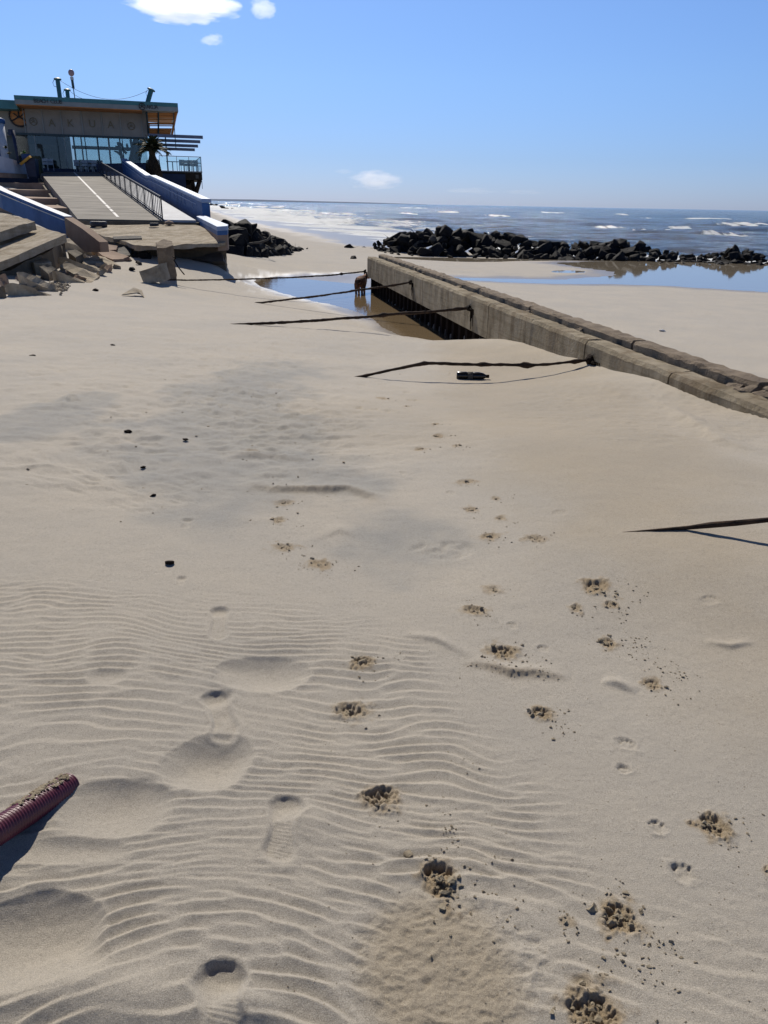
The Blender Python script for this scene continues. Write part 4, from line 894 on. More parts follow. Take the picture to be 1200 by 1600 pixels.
# stepped terraces left of the ramp (each a broad tread with a dark riser); pixel rows of the tread's front edge
TL = 'broad reddish concrete terrace '
terr_ = [  # right end px, front py at right end, Y front, Y back, label
 (57,277.5,66.5,69.5,.35,'topmost, just below the white wall by the bins'),(76,286,59,63.4,.35,'second from the top of the flight left of the ramp'),(92,297,52,56.5,.40,'third from the top of the flight left of the ramp'),
 (103,310,45,49,.40,'fourth from the top, its end beside the painted ramp line'),(112,325,38.5,42.5,.40,'lowest of the flight, beside the ramp foot')]
for i, (ex, ey, Yf, Yb, th, lb) in enumerate(terr_):
    z = PY(ex, ey, Yf).z; xe = xl(Yf)+.05; 
    top = [Vector((xe, Yf+.5, z)), Vector((xe-1.2, Yf, z-.02)), Vector((xe-6, Yf-.3, z+.02)), Vector((xe-13, Yf-.9, z+.1)), Vector((xe-13, Yb+1.6, z+.12)), Vector((xl(Yb)+.1, Yb+2.2, z+.05))]
    if i < 2: top = [Vector((xe+.2, Yf+.3, z)), Vector((xe-3, Yf, z)), Vector((xe-14, Yf-.6, z+.1)), Vector((xe-14, Yb+1.6, z+.1)), Vector((xl(Yb)+.1, Yb+2.2, z+.02))]
    quadslab('terrace_step', top, th+.5, M['brown_steps'], TL+lb, 'step', 'terraces left of the ramp', rough=.03, seed=i+20, cuts=3, lim=.8)
# blue sloping side wall left
bl = [W(-12,290,28.5), W(0,297,28), W(60,322,26.9), W(100,338,26.2), W(155,377,25.0)]
def sidewall(name, pts, thick, hts, mat, parent=None, off=Vector()):
    v = []; n = len(pts); d = (pts[-1]-pts[0]); d.z = 0; nn = Vector((-d.y, d.x, 0)).normalized()*thick
    for p, h in zip(pts, hts): v += [p-off, p+nn-off, p+nn-Vector((0, 0, h))-off, p-Vector((0, 0, h))-off]
    f = [(i*4+j, i*4+(j+1) % 4, (i+1)*4+(j+1) % 4, (i+1)*4+j) for i in range(n-1) for j in range(4)]+[(3, 2, 1, 0), ((n-1)*4, (n-1)*4+1, (n-1)*4+2, (n-1)*4+3)]
    return MB().add(v, f).build(name, mat, parent)
sb = empty('blue_side_wall', bl[0], 0, 'bright blue sloping wall between the terraces, its bare brown end buried in rubble', 'wall')
sidewall('blue_face', bl[:4], .30, (.60,.60,.62,.66), M['blue'], sb, bl[0])
sidewall('bare_end', [bl[3]+Vector((0, 0, -.03)), W(128,357,25.6), bl[4]+Vector((0, 0, -.02))], .30, (.55,.7,.3), M['brown_steps'], sb, bl[0])
sidewall('white_line', [p+Vector((.0, -.03, -.10)) for p in bl[:4]], .02, (.03,)*4, M['whitepaint'], sb, bl[0])
# front slabs in the lower left
quadslab('terrace_slab', [W(-30,344,25.5), W(8,342,25.5), W(8,350,24.2), W(-30,351,24.2)], .4, M['slab'], 'small corner of a concrete slab at the left edge just under the blue wall', 'slab', rough=.02, seed=31, cuts=2)
quadslab('terrace_slab', [W(-40,330,25.2), W(5,332,25.2), W(56,345,23.9), W(30,352,23.2), W(-2,363,22.4), W(-40,366,22.0)], .26, M['slab'], 'upper tan terrace slab under the blue wall at the left edge', 'slab', rough=.025, seed=32, cuts=3)
o = quadslab('terrace_slab', [W(-40,382,23.53), W(0,368,24.16), W(30,360,24.79), W(57,353,25.21), W(103,366,22.68), W(75,377.5,21.94), W(52,387.5,21.31), W(24,400,20.47), W(-6,412,19.83), W(-40,424,19.20)], .20, M['slab'], 'largest tan terrace slab, cracked and jutting over the rubble at the left edge', 'slab', rough=.012, seed=33, cuts=3)
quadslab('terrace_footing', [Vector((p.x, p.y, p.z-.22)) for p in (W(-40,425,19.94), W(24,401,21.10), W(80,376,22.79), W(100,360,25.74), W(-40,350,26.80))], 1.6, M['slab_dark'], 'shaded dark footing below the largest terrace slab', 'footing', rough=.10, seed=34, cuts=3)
# ------------------------------------------------------------ rubble: tilted broken concrete blocks, each from its top face
def rub(pix, Ys, th, label, mat='rubble', rough=.03, seed=0, vec=None, name='concrete_block'):
    k = max(range(len(pix)), key=lambda i: pix[i][1]); by = pix[k][1]+(th if vec is None else -vec[2])*1394/Ys[k]*.9; yg = G(pix[k][0], by).y; f = yg/Ys[k]
    top = [W(a, c, y_*f) for (a, c), y_ in zip(pix, Ys)]; th *= 1.15*f
    if vec is not None: vec = (vec[0]*f, vec[1]*f, vec[2]*1.25*f)
    o = quadslab(name, top, th, M[mat], label, 'concrete block', rough=rough, seed=seed, cuts=3, vec=vec, lim=.12); return o
S = 18.2
def rub2(pts, label, mat='rubble', seed=0, rough=.025, name='concrete_block'):
    """block whose top outline is given as (px, py, px height above the sand): tapers into the sand where the height is small"""
    top = []; bot = []
    for a, c, h in pts:
        z_ = -.2; H_ = h/75.
        for _ in range(10): t = P(a, c, z_); z_ = .5*z_+.5*(base1(t.x, t.y)+H_)
        t = P(a, c, z_); top.append(t); bot.append(Vector((t.x, t.y+.06, z_-H_-.15)))
    cen = sum(top, Vector())/len(top); n = len(top); mb = MB()
    mb.add([p-cen for p in top+bot], [tuple(range(n)), tuple(range(2*n-1, n-1, -1))]+[(i, i+n, (i+1) % n + n, (i+1) % n) for i in range(n)])
    o = mb.build(name, M[mat]); o.location = cen; rough_mesh(o, rough, 3, seed, lim=.10); return tag(o, label, 'concrete block')
rub2([(96,376,22),(104,371,30),(142,383,26),(142,387,20),(135,388,18)], 'thick brown block under the tip of the blue side wall', seed=41)
rub2([(36,406,22),(56,397,34),(81,409,26),(66,411,24),(52,410,24)], 'triangular-topped block wedged below the largest terrace slab', seed=42)
rub2([(26,426,20),(36,423,26),(60,434,20),(86,446,10),(84,454,1.5),(65,447,9),(45,437,15)], 'long tilted slab pointing right with its dark side in shadow', seed=43)
rub2([(8,446,17),(16,443,20),(26,443,20),(50,450,12),(81,460,2),(75,462,1),(42,455,6),(24,451,12)], 'lowest slab of the rubble heap, sinking into the sand', seed=44)
rub2([(82,424,20),(88,424,22),(112,432,12),(133,440,2),(130,442,1)], 'thin wedge with a bright upper edge among the rubble', seed=45)
rub2([(94,416,16),(103,408,26),(130,419,18),(156,431,3),(140,443,1),(125,434,5),(110,425,10)], 'broad ribbed slab tilted towards the sand at the right of the rubble', seed=46)
rub2([(90,402,26),(99,401,28),(130,411,18),(160,421,4),(157,424,2),(128,414,14)], 'long narrow slab edge leaning on the broad ribbed slab', seed=47)
rub2([(125,409,8),(136,402,14),(148,398,18),(164,401,12),(178,408,6),(191,416,1),(166,420,1),(145,417,3)], 'flat rough slab lying half in the sand right of the rubble', seed=48, rough=.04)
rub2([(152,393,14),(166,390,18),(186,395,14),(201,400,9),(199,404,6),(176,405,7),(160,399,10)], 'brown slab in front of the shaded hollow below the landing slab', 'brown_steps', seed=49)
rub2([(140,385,20),(156,379,28),(184,384,22),(182,390,16),(160,391,16)], 'block at the foot of the blue side wall tip', 'brown_steps', seed=50)
rub2([(-4,430,24),(8,428,28),(13,436,18),(6,446,10)], 'small brown block in the shadow at the left edge', 'brown_steps', seed=51)
rub2([(70,447,5),(78,437,14),(85,450,3),(76,453,1)], 'small pale pointed block between two tilted slabs', seed=52)
rub2([(182,389,14),(195,384,20),(206,390,13),(204,398,6),(186,399,6)], 'rounded grey chunk beside the dark hollow', 'rock_grey', seed=53)
rub2([(-6,448,18),(6,446,20),(9,458,8),(0,464,3)], 'crumbled stone at the lower left end of the rubble', 'slab_dark', seed=54)
rub2([(104,392,30),(118,388,34),(130,396,24),(118,402,20)], 'jagged shaded chunk under the thick brown block', 'slab_dark', seed=55)
rub2([(60,415,26),(74,412,30),(88,420,20),(76,428,14)], 'dark jagged chunk between the triangular block and the long tilted slab', 'slab_dark', seed=56)
LR = 'small broken piece of tan concrete scattered in the rubble at the left'
rnd = random.Random(77)
for k in range(46):
    px = rnd.uniform(4, 205); py = rnd.uniform(max(398, 452-px*.45), 466-px*.22); p = G(px, py, 6); sz = rnd.uniform(.05, .17)
    bm = bmesh.new(); bmesh.ops.create_cube(bm, size=1)
    for v in bm.verts: v.co = Vector((v.co.x*sz*rnd.uniform(1.2, 2.4), v.co.y*sz*rnd.uniform(.8, 1.8), v.co.z*sz*rnd.uniform(.5, 1)))
    bmesh.ops.subdivide_edges(bm, edges=bm.edges, cuts=1, use_grid_fill=True)
    for v in bm.verts: v.co += v.co.normalized()*sz*.35*noise.noise(v.co*6+Vector((k, 0, 0)))
    me = bpy.data.meshes.new('broken_piece'); bm.to_mesh(me); bm.free(); o = link('broken_piece', me, M[('slab', 'slab', 'brown_steps', 'slab_dark')[k % 4]]); o.location = (p.x, p.y, p.z+sz*.2); o.rotation_euler = (rnd.uniform(-.6, .6), rnd.uniform(-.6, .6), rnd.uniform(0, 6)); tag(o, LR, 'rubble', 'small broken pieces in the left rubble')
# standing pillar and tipped cube in front of the landing slab
rub([(243,379),(256,374),(269,376),(270,384),(258,388),(244,387)], [24.9,25.3,25.2,24.6,24.4,24.4], .92, 'upright weathered concrete pillar standing before the landing slab', 'concrete_top', .03, 60, vec=(.04, .05, -.92), name='concrete_pillar')
yb_ = G(230, 442, 10).y; fr_ = [W(217,424,yb_+.05), W(246,414,yb_+.12), W(254,441,yb_), W(225,443,yb_-.02)]
quadslab('concrete_block', fr_, 0, M['rubble'], 'grey tipped concrete block at the end of the farthest cable', 'concrete block', rough=.02, seed=61, cuts=3, vec=(.16, .42, .05), lim=.12)
rub([(300,405),(318,399),(346,391),(349,408),(330,409)], [25.2,25.4,25.6,25.1,25.0], .3, 'grey wedge of concrete lying on the sand under the landing slab edge', 'rock_grey', .02, 62, vec=(0, .4, -.10))
# ring of rebar and bent bars at the pillar
o = MB().tube([W(270,401,24.2), W(274,403,24.1), W(272,407,24.1), W(279,418,23.9), W(288,429,23.7)], .018, 6).build('bent_rebar', M['rust'], None, True); tag(o, 'bent rusty reinforcing bar hanging beside the upright pillar', 'rebar')
# tyres on the slab
def tyre(px, py, Y, R_, w, lb, tilt=(0, 0, 0), mat='rail'):
    p = W(px, py, Y); prof = [(R_*.55, -w/2), (R_*.9, -w/2), (R_, -w*.3), (R_, w*.3), (R_*.9, w/2), (R_*.55, w/2), (R_*.55, -w/2)]
    mb = MB(); n = 28; v = [(r*math.cos(2*math.pi*k/n), r*math.sin(2*math.pi*k/n), z) for r, z in prof[:-1] for k in range(n)]; m_ = 6
    mb.add(v, [(i*n+k, i*n+(k+1) % n, ((i+1) % m_)*n+(k+1) % n, ((i+1) % m_)*n+k) for i in range(m_) for k in range(n)])
    o = mb.build('tyre', M[mat], None, True); o.location = p; o.rotation_euler = tilt; tag(o, lb, 'tyre')
tyre(154,350,32.8, .33, .20, 'black tyre lying flat at the left foot of the ramp')
tyre(241,351,33.0, .18, .13, 'small dark tyre stacked on the pale ring below the railing end')
tyre(241,357,32.2, .20, .09, 'pale grey ring lying under the small dark tyre', mat='rock_grey')
o = rub([(257,359),(258,359),(259,360),(258,361)], [32.9,33.1,32.9,32.7], .01, 'x', 'brown_steps', .02, 63, name='stone'); bpy.data.objects.remove(o)
o = MB().ball((0, 0, 0), (.20, .14, .08), 2, .6, 4).build('stone', M['brown_steps'], None, True); o.location = W(264, 350, 33.0)+Vector((0, 0, .04)); tag(o, 'small reddish stone on the landing slab near the walkway', 'stone')
for k, (a, c, s_, lb) in enumerate([(206,423,.12,'dark stone lying left of the tipped block'),(217,414,.10,'upper brown stone left of the tipped block'),(166,417,.10,'stone at the right tip of the flat rough slab'),(226,404,.22,'dark stone in the hollow under the landing slab, left of the pillar'),(210,402,.20,'dark rubble lump deep in the hollow'),(236,399,.16,'stone touching the pillar foot in the hollow')]):
    p = G(a, c); o = rock((p.x, p.y, p.z+s_*.4), s_, 2000+k, lb, None, k == 1, 'rock')
# curb stone on slab + half buried grey plank
quadslab('kerb_stone', [W(176,369,29.3), W(221,368.5,29.3), W(222,372,28.9), W(177,373,28.9)], .14, M['rock_grey'], 'grey curved kerb stone lying on the left of the landing slab', 'kerb stone', rough=.02, seed=70, cuts=2)
p1 = G(190,464); p2 = G(222,466)
quadslab('broken_plank', [G(190,462)+Vector((0,0,.03)), G(206,461)+Vector((0,.2,.17)), G(221,462)+Vector((0,.1,.13)), G(226,466)+Vector((0,0,.01)), G(218,464)+Vector((0,0,.12))], .03, M['slab'], 'thin pale slab fragment half buried in the sand before the tipped block', 'slab fragment', rough=.01, seed=71, cuts=1)
# gravel spill at the end of a tilted slab
mb = MB(); rnd = random.Random(3)
for k in range(170):
    p = G(rnd.gauss(92, 8), rnd.gauss(450, 3.5), 5); mb.ball((p.x, p.y, p.z+.02), rnd.uniform(.012, .05), 1, .8, k)
tag(mb.build('rubble_gravel', M['slab'], None), 'grey gravel crumbled from the tilted slab tips', 'gravel', kind='stuff')
# ============================================================ the beach club
bA = PY(22, 271, 66.0); BA = Vector((bA.x, bA.y, 3.59)); bB = PY(277, 271, 69.5)
eU = Vector((bB.x-bA.x, bB.y-bA.y, 0)).normalized(); eV = Vector((-eU.y, eU.x, 0)); RZ = math.atan2(eU.y, eU.x)
club = empty('beach_club', BA, RZ, 'single-storey glass beach club with a teal-edged flat roof and wooden pergola end', 'building')
def L(px, py, v):
    r = ray(px, py); o = BA+eV*v; t = (o-CAM).dot(eV)/r.dot(eV); p = CAM+r*t; q = p-BA; return Vector((q.dot(eU), v, q.z))
def lbox(name, mat, px0, px1, py0, py1, v, dv, parent=None, extra=None):
    """box whose front face is at depth v; extents read at the left-top and right-bottom photo pixels"""
    a = L(px0, py0, v); c = L(px1, py1, v); mb = MB().box(a.x, c.x, v, v+dv, c.z, a.z); return mb.build(name, mat, parent or club)
teal = worn('teal_roof_edge', (.05,.17,.19), (.07,.21,.23), .5, 1.5, .2); grey = worn('grey_fascia', (.22,.25,.25), (.28,.31,.31), .6, 1, .2)
panel = worn('grey_panel', (.23,.22,.20), (.29,.28,.255), .7, .7, .2); wood = worn('orange_timber', (.40,.16,.05), (.55,.25,.09), .6, 2, .4, stretch=(.3, 3, 3))
frame = worn('dark_teal_frame', (.025,.05,.06), (.04,.07,.08), .5, 2, .2); teal2 = worn('teal_steel', (.02,.10,.13), (.03,.13,.16), .5, 2, .3)
gl = glass('window_glass', (.66, .72, .73)); glb = glass('balustrade_glass', (.85, .93, .93)); inside = worn('interior_wall', (.10,.12,.12), (.16,.18,.18), .8, .8, .2)
dark = worn('letter_dark', (.03,.03,.035), (.05,.05,.055), .5, 3, .1); gold = worn('faded_letter', (.15,.13,.085), (.19,.165,.11), .6, 4, .2)
tl = L(22, 148.5, 0); tr = L(277, 160.5, 0); zb = L(24, 162.5, 0).z; zt = tl.z; zm = zt-(zt-zb)*.48; UL, UR = tl.x, tr.x
MB().box(UL, UR, .02, 11, zb+.03, zt-.02).build('roof', grey, club)
MB().box(UL-.03, UR+.03, -.03, .018, zm, zt).build('teal_fascia', teal, club)
MB().box(UL-.03, UR+.03, -.012, .019, zb, zm-.004).build('grey_fascia', grey, club)
MB().box(UR+.001, UR+.03, .02, 11, zb, zt).build('end_fascia', frame, club)
MB().box(UL+.02, L(222, 176, 0).x, .05, 10.9, zb-.05, zb+.025).build('soffit', wood, club)
u0 = L(38, 172, 2.4).x; u1 = L(231, 213, 2.4).x; pt = zb-.06; pb = L(38, 207.5, 2.4).z
MB().box(u0, u1, 2.4, 2.6, pb, pt).build('panel_wall', panel, club)
edges = [38, 67, 96, 128, 159, 188, 221, 231]
for ex in edges[:-1]: u = L(ex, 190, 2.4).x; MB().box(u-.03, u+.03, 2.33, 2.398, pb, pt).build('panel_rib', grey, club)
MB().box(u0-1.5, u1, 2.30, 2.62, pb-.16, pb-.004).build('lintel', frame, club)
def letter(ch, px, py, v, size, mat, name='letter'):
    me = text_mesh(ch, size, .03); me.materials.append(mat); o = bpy.data.objects.new(name, me); C.objects.link(o); o.parent = club; q = L(px, py, v); o.location = (q.x, v-.02, q.z); return o
def logo(px, py, v, r, mat, th=.05, name='ring_logo'):
    q = L(px, py, v); mb = MB(); n = 28
    ring = [(math.cos(2*math.pi*k/n)*r, 0, math.sin(2*math.pi*k/n)*r) for k in range(n+1)]
    mb.tube(ring, th, 6, cap=False)
    for a in (90, 210, 330): mb.tube([(0, 0, 0), (math.cos(R(a))*r, 0, math.sin(R(a))*r)], th*.8, 6)
    mb.tube([(-r*.55, 0, r*.35), (0, 0, -r*.1), (r*.55, 0, r*.35)], th*.7, 6)
    o = mb.build(name, mat, club); o.location = (q.x, v-.03, q.z); return o
for ch, px, py in (('A', 81, 192.5), ('K', 110, 193), ('U', 144, 194), ('A', 173, 195.5)): letter(ch, px, py, 2.38, .78, gold)
logo(52, 190, 2.38, .27, gold, .028); logo(205, 197, 2.38, .27, gold, .028)
def word(txt, px0, px1, py, v, size, mat):
    n = len(txt); q0 = L(px0, py, v); q1 = L(px1, py, v)
    for i, ch in enumerate(txt):
        if ch == ' ': continue
        t = i/(n-1); o = letter(ch, px0, py, v, size, mat); o.location = (q0.x+(q1.x-q0.x)*t, v-.02, q0.z)
word('BEACH CLUB', 54.5, 94.5, 157.6, -.03, .40, dark); word('AKUA', 231, 244.5, 167.2, -.03, .42, dark); logo(222, 166.5, -.04, .23, dark, .035)
# pergola end: timber frame of slats under the roof
pa = L(228, 180, 0).x; zs = zb-.03
def slat(y0, y1, x0=229, x1=274):
    mb = MB(); t0, t1 = (y0-176)/36, (y1-176)/36; v0, v1 = .4+2.2*t0, .4+2.2*t1
    a, c_, d_, e_ = L(x0+t0*3, y0, v0), L(x1-t0*8, y0+.3, v0), L(x1-t1*8, y1+.3, v1), L(x0+t1*3, y1, v1)
    mb.prism([a, c_, d_, e_], 0, vec=(0, .05, .02)); return mb.build('pergola_slat', wood, club)
for y0, y1 in ((176.2,179.8),(180.1,183.8),(185.8,187.2),(191.8,193.0),(193.3,194.8),(195.8,197.2),(200.4,203.8),(204.1,207.8),(208.1,211.6)): slat(y0, y1)
for x0, x1, r_ in ((275.5, 268.3, .10), (247.5, 247.5, .07), (229, 232.5, .08)): MB().tube([L(x0, 175.6, .3), L(x1, 212.5, 2.6)], r_, 6).build('pergola_beam', wood if r_ > .09 else frame, club)
MB().box(pa, UR-.3, 2.66, 9, zb-.12, zb+.02).build('pergola_ceiling', wood, club)
# ground floor glazing
gz = -.0; g0 = L(24, 230, 2.5).x; g1 = L(231, 230, 2.5).x
MB().box(g0, g1, 2.35, 2.65, -.2, .24).build('glazing_plinth', M['darkblue'], club)
for ex in (26, 57, 92, 103, 118, 135, 155, 171, 193, 218): u = L(ex, 240, 2.4).x; MB().box(u-.035, u+.035, 2.42, 2.54, .245, pb-.165).build('mullion', frame if ex not in (57, 103, 171) else grey, club)
es = [26, 57, 92, 118, 155, 193, 231]
for a, c in zip(es[:-1], es[1:]): ua, ub = L(a, 240, 2.4).x+.04, L(c, 240, 2.4).x-.04; MB().box(ua, ub, 2.47, 2.49, .25, pb-.17).build('glass_pane', gl, club)
# back glazing, see-through to the sea
ub0 = L(116, 230, 11).x; ub1 = L(236, 230, 11).x; zz = L(116, 229.5, 11).z
MB().box(ub0-.2, ub1, 11.05, 11.2, zz-.16, zz+.12).build('back_transom', frame, club)
for ex in (116, 128, 153, 171, 188, 206, 236): u = L(ex, 230, 11).x; MB().box(u-.06, u+.06, 11.05, 11.18, -.1, zb).build('back_mullion', frame if ex != 128 else grey, club)
MB().box(ub0, ub1, 11.20, 11.22, .1, zb).build('back_pane', glb, club)
MB().box(g0-3, ub0-.1, 8.5, 8.7, -.1, zb).build('back_wall', inside, club)
MB().box(ub0-.3, ub0-.1, 2.9, 8.4, -.1, zb).build('partition', inside, club)
MB().box(g0-4, UR+.2, -.4, 12.5, -1.2, -.01).build('floor_slab', M['darkblue'], club)
MB().box(L(116, 250, 9).x, L(232, 250, 9).x, 9.2, 9.5, 0, L(116, 254, 9).z).build('bar_counter', inside, club)
for ex, w_ in ((132, .5), (148, .6), (64, .8), (80, .5)): u = L(ex, 245, 6).x; MB().box(u-w_, u+w_, 6, 6.3, .05, 1.1 if ex > 100 else 2.2).build('counter', panel, club)
rnd = random.Random(31)
for k in range(9): u = L(30+k*9, 245, 6).x; h_ = rnd.uniform(.8, 2.4); MB().box(u-.25, u+.25, 5+rnd.random()*2, 7.4, 0, h_).build('interior_unit', (inside, panel, frame)[k % 3], club)
# lower left wing with round sign and blue-topped kiosk
wl = L(0, 155.5, 1.2); wz = L(10, 156, 1.2).z
MB().box(L(-70, 156, 1.2).x, UL-.05, 1.2, 9, wz-.62, wz).build('wing_roof', teal, club)
MB().box(L(-70, 156, 1.2).x, u0-.04, 3.0, 3.2, L(10, 212, 3).z, wz-.63).build('wing_wall', panel, club)
MB().box(L(-70, 156, 1.2).x, L(24, 240, 3.2).x, 3.3, 3.5, 0, L(10, 212.5, 3).z).build('wing_glass_wall', inside, club)
q = L(29.5, 182.5, 2.9); mb = MB(); n = 30; 
dsk = MB().add([(math.cos(2*math.pi*k/n)*.66, s_, math.sin(2*math.pi*k/n)*.66) for s_ in (0, .04) for k in range(n)], [tuple(range(n)), tuple(range(2*n-1, n-1, -1))]+[(k, (k+1) % n, n+(k+1) % n, n+k) for k in range(n)]).build('round_sign', wood, club); dsk.location = (q.x, 2.9, q.z)
o = logo(29.5, 182.5, 2.87, .70, dark, .07, 'sign_ring')
# roof pipes (vents), mast light and cables on the roof
def roofpipe(px0, py0, px1, py1, v, r, lb):
    a = L(px0, py0, v); c = L(px1, py1, v); a.z = zt-.02 if a.z > zt-1 else a.z
    e_ = empty('roof_post', club.matrix_basis @ a if False else BA+eU*a.x+eV*a.y+Vector((0, 0, a.z)), RZ, lb, 'post')
    d = c-a; MB().tube([Vector(), d], r, 12).build('post_shaft', teal2, e_)
    d1 = d.normalized(); MB().tube([d, d+d1*.10, d+d1*.16], [r*1.7, r*1.7, r*.9], 12).build('post_cap', teal2, e_); 
    MB().tube([d+Vector((-r*1.6, 0, .0)), d+Vector((-r*2.3, 0, -.2)), d+Vector((-r*1.9, 0, -.45)), d+Vector((-r, 0, -.5))], .02, 5).build('cable_loop', frame, e_)
    return e_
roofpipe(93.5, 151, 90, 125, 3, .17, 'tallest teal post on the club roof, left of the mast light'); roofpipe(106, 152, 105, 142, 5, .16, 'short teal post on the roof between the tall post and the mast')
roofpipe(228.5, 158, 236, 141.5, 3, .19, 'leaning teal post on the roof above the pergola end')
a = L(117, 153, 3); c = L(112, 120, 3); me_ = empty('mast_light', BA+eU*a.x+eV*a.y+Vector((0, 0, a.z)), RZ, 'thin roof mast topped by a round reddish lamp head', 'mast light'); d = c-a
MB().tube([Vector((0, 0, -.3)), d], .035, 8).build('mast', frame, me_); MB().tube([d*.45, d*.85], .10, 8).build('driver_box', frame, me_); MB().tube([d*.85, d], .13, 8).build('lamp_neck', M['white'], me_)
MB().ball(d+Vector((0, 0, .28)), (.24, .12, .26), 2).build('lamp_head', worn('pinkish_lamp', (.30,.20,.22), (.38,.27,.28), .4, 3, .1), me_, True)
def cable(p0, p1, sag, lb, r=.015):
    pts = []; 
    for i in range(17): t = i/16; q = p0.lerp(p1, t); q.z -= sag*4*t*(1-t); pts.append(q)
    tag(MB().tube(pts, r, 5).build('cable', frame, None, True), lb, 'cable')
G_ = lambda px, py, v: (lambda q: BA+eU*q.x+eV*q.y+Vector((0, 0, q.z)))(L(px, py, v))
cable(G_(94, 126, 3), G_(232, 140.5, 5.5), 1.0, 'slack cable hanging between the tall post and the leaning post on the roof')
cable(G_(110, 143, 5), G_(142, 155, 5), .2, 'short cable running down from the short roof post')
# slanted teal columns behind the glass
for k, (x0, y0, x1, y1) in enumerate([(200,257,214,210),(207,258,224,212),(196,257,184,222),(214,256,204,218)]):
    a = L(x0, y0, 7); c = L(x1, y1, 7); MB().tube([Vector((a.x, a.y, 0)), c], [.30, .22] if k < 2 else [.22, .1], 8, jit=.3, seed=k).build('slanted_column', teal2, club)
for k, (x0, y0, x1, y1) in enumerate([(198,240,180,228),(194,236,187,222),(200,236,198,224),(192,245,178,236)]):
    a = L(x0, y0, 6.9); c = L(x1, y1, 6.9); MB().tube([a, a.lerp(c, .6)+Vector((0, 0, .1)), c], [.13, .10, .04], 7, jit=.3, seed=k).build('column_branch', teal2, club)
# outrigger beams to the right of the roof
for k, (py, pxe, v) in enumerate([(213.5,317,.5),(220.5,313,3.6),(227.3,309.5,6.6),(233,304.5,9.8)]):
    a = L(232, py, v); c = L(pxe, py+1.0, v); z = c.z; MB().box(a.x, c.x, v, v+.14, z-.12, z+.12).build('outrigger_beam', worn('steel_blue_beam', (.10,.13,.20), (.14,.17,.25), .5, 2, .2) if k == 0 else bpy.data.materials['steel_blue_beam'], club)
u = L(272.5, 200, .3).x; MB().box(u-.03, u+.03, .3, .36, L(272, 233, .3).z, zb-.06).build('hanger_rod', frame, club)
u = L(260, 235, 1).x; MB().box(u-.05, u+.05, 1.0, 1.1, .0, L(260, 214, 1).z).build('deck_post', frame, club)
# ------------------------------------------------------------ terrace deck on the right with glass balustrade
dk = [L(236, 268, -.2), L(315, 268.5, -.2)]; dzt = L(300, 268.8, -.2).z
deck = empty('sea_terrace', BA+eU*dk[0].x+eV*(-.2)+Vector((0, 0, dzt)), RZ, 'raised sea terrace with glass balustrade on dark timber struts right of the palm', 'terrace')
dl = lambda px, py, v=-.2: L(px, py, v)-Vector((dk[0].x, -.2, dzt))
timber = worn('dark_timber', (.018,.013,.010), (.04,.028,.02), .9, 3, .8)
wd_ = dl(315.5, 268).x; zl_ = dl(300, 281).z
MB().box(0, wd_, 0, 9, zl_, -.02).build('deck_edge', timber, deck); MB().box(-.05, wd_+.03, -.05, 9, -.016, .06).build('deck_floor', grey, deck)
for ex in (266, 286, 308): a = dl(ex-2.5, 273); c = dl(ex+2.5, 279); MB().box(a.x, c.x, -.04, -.003, c.z, a.z).build('edge_light', M['rock_grey'], deck)
a = dl(248, 245); zr_ = dl(300, 245.5).z
for ex in (249, 262, 276, 295, 314): u = dl(ex, 250).x; MB().box(u-.02, u+.02, .02, .06, .065, zr_).build('balustrade_post', frame, deck)
for x0, x1 in ((249, 262), (262, 276), (276, 295), (295, 314)): MB().box(dl(x0, 250).x+.03, dl(x1, 250).x-.03, .035, .045, .12, zr_-.03).build('balustrade_pane', glb, deck)
MB().box(dl(249, 250).x, dl(314.5, 250).x, .02, .06, zr_+.003, zr_+.05).build('top_rail', frame, deck)
MB().box(wd_-.06, wd_-.02, .08, 8.9, zr_+.003, zr_+.05).build('top_rail', frame, deck)
MB().box(wd_-.05, wd_-.035, .1, 8.8, .12, zr_-.03).build('balustrade_pane', glb, deck)
for k, (x0, y0, x1, y1, r_) in enumerate([(312,281,305,306,.18),(300,281,304,303,.2),(285,281,302,305,.22),(268,281,298,305,.22),(256,281,290,303,.25),(262,285,262,300,.4),(278,285,280,302,.4),(292,285,294,302,.42),(248,281,280,301,.3)]):
    v_ = .2+.5*(k % 3); MB().tube([dl(x0, y0, v_), dl(x1, y1, v_+.6)], r_, 7, jit=.3, seed=k).build('strut', timber, deck)
MB().box(dl(243, 281, 2).x, dl(298, 281, 2).x, 2.4, 4, -4.5, zl_-.01).build('pier_core', timber, deck)
MB().tube([dl(315.5, 283), dl(316.3, 295)], .02, 5, jit=.5).build('hanging_wire', frame, deck)
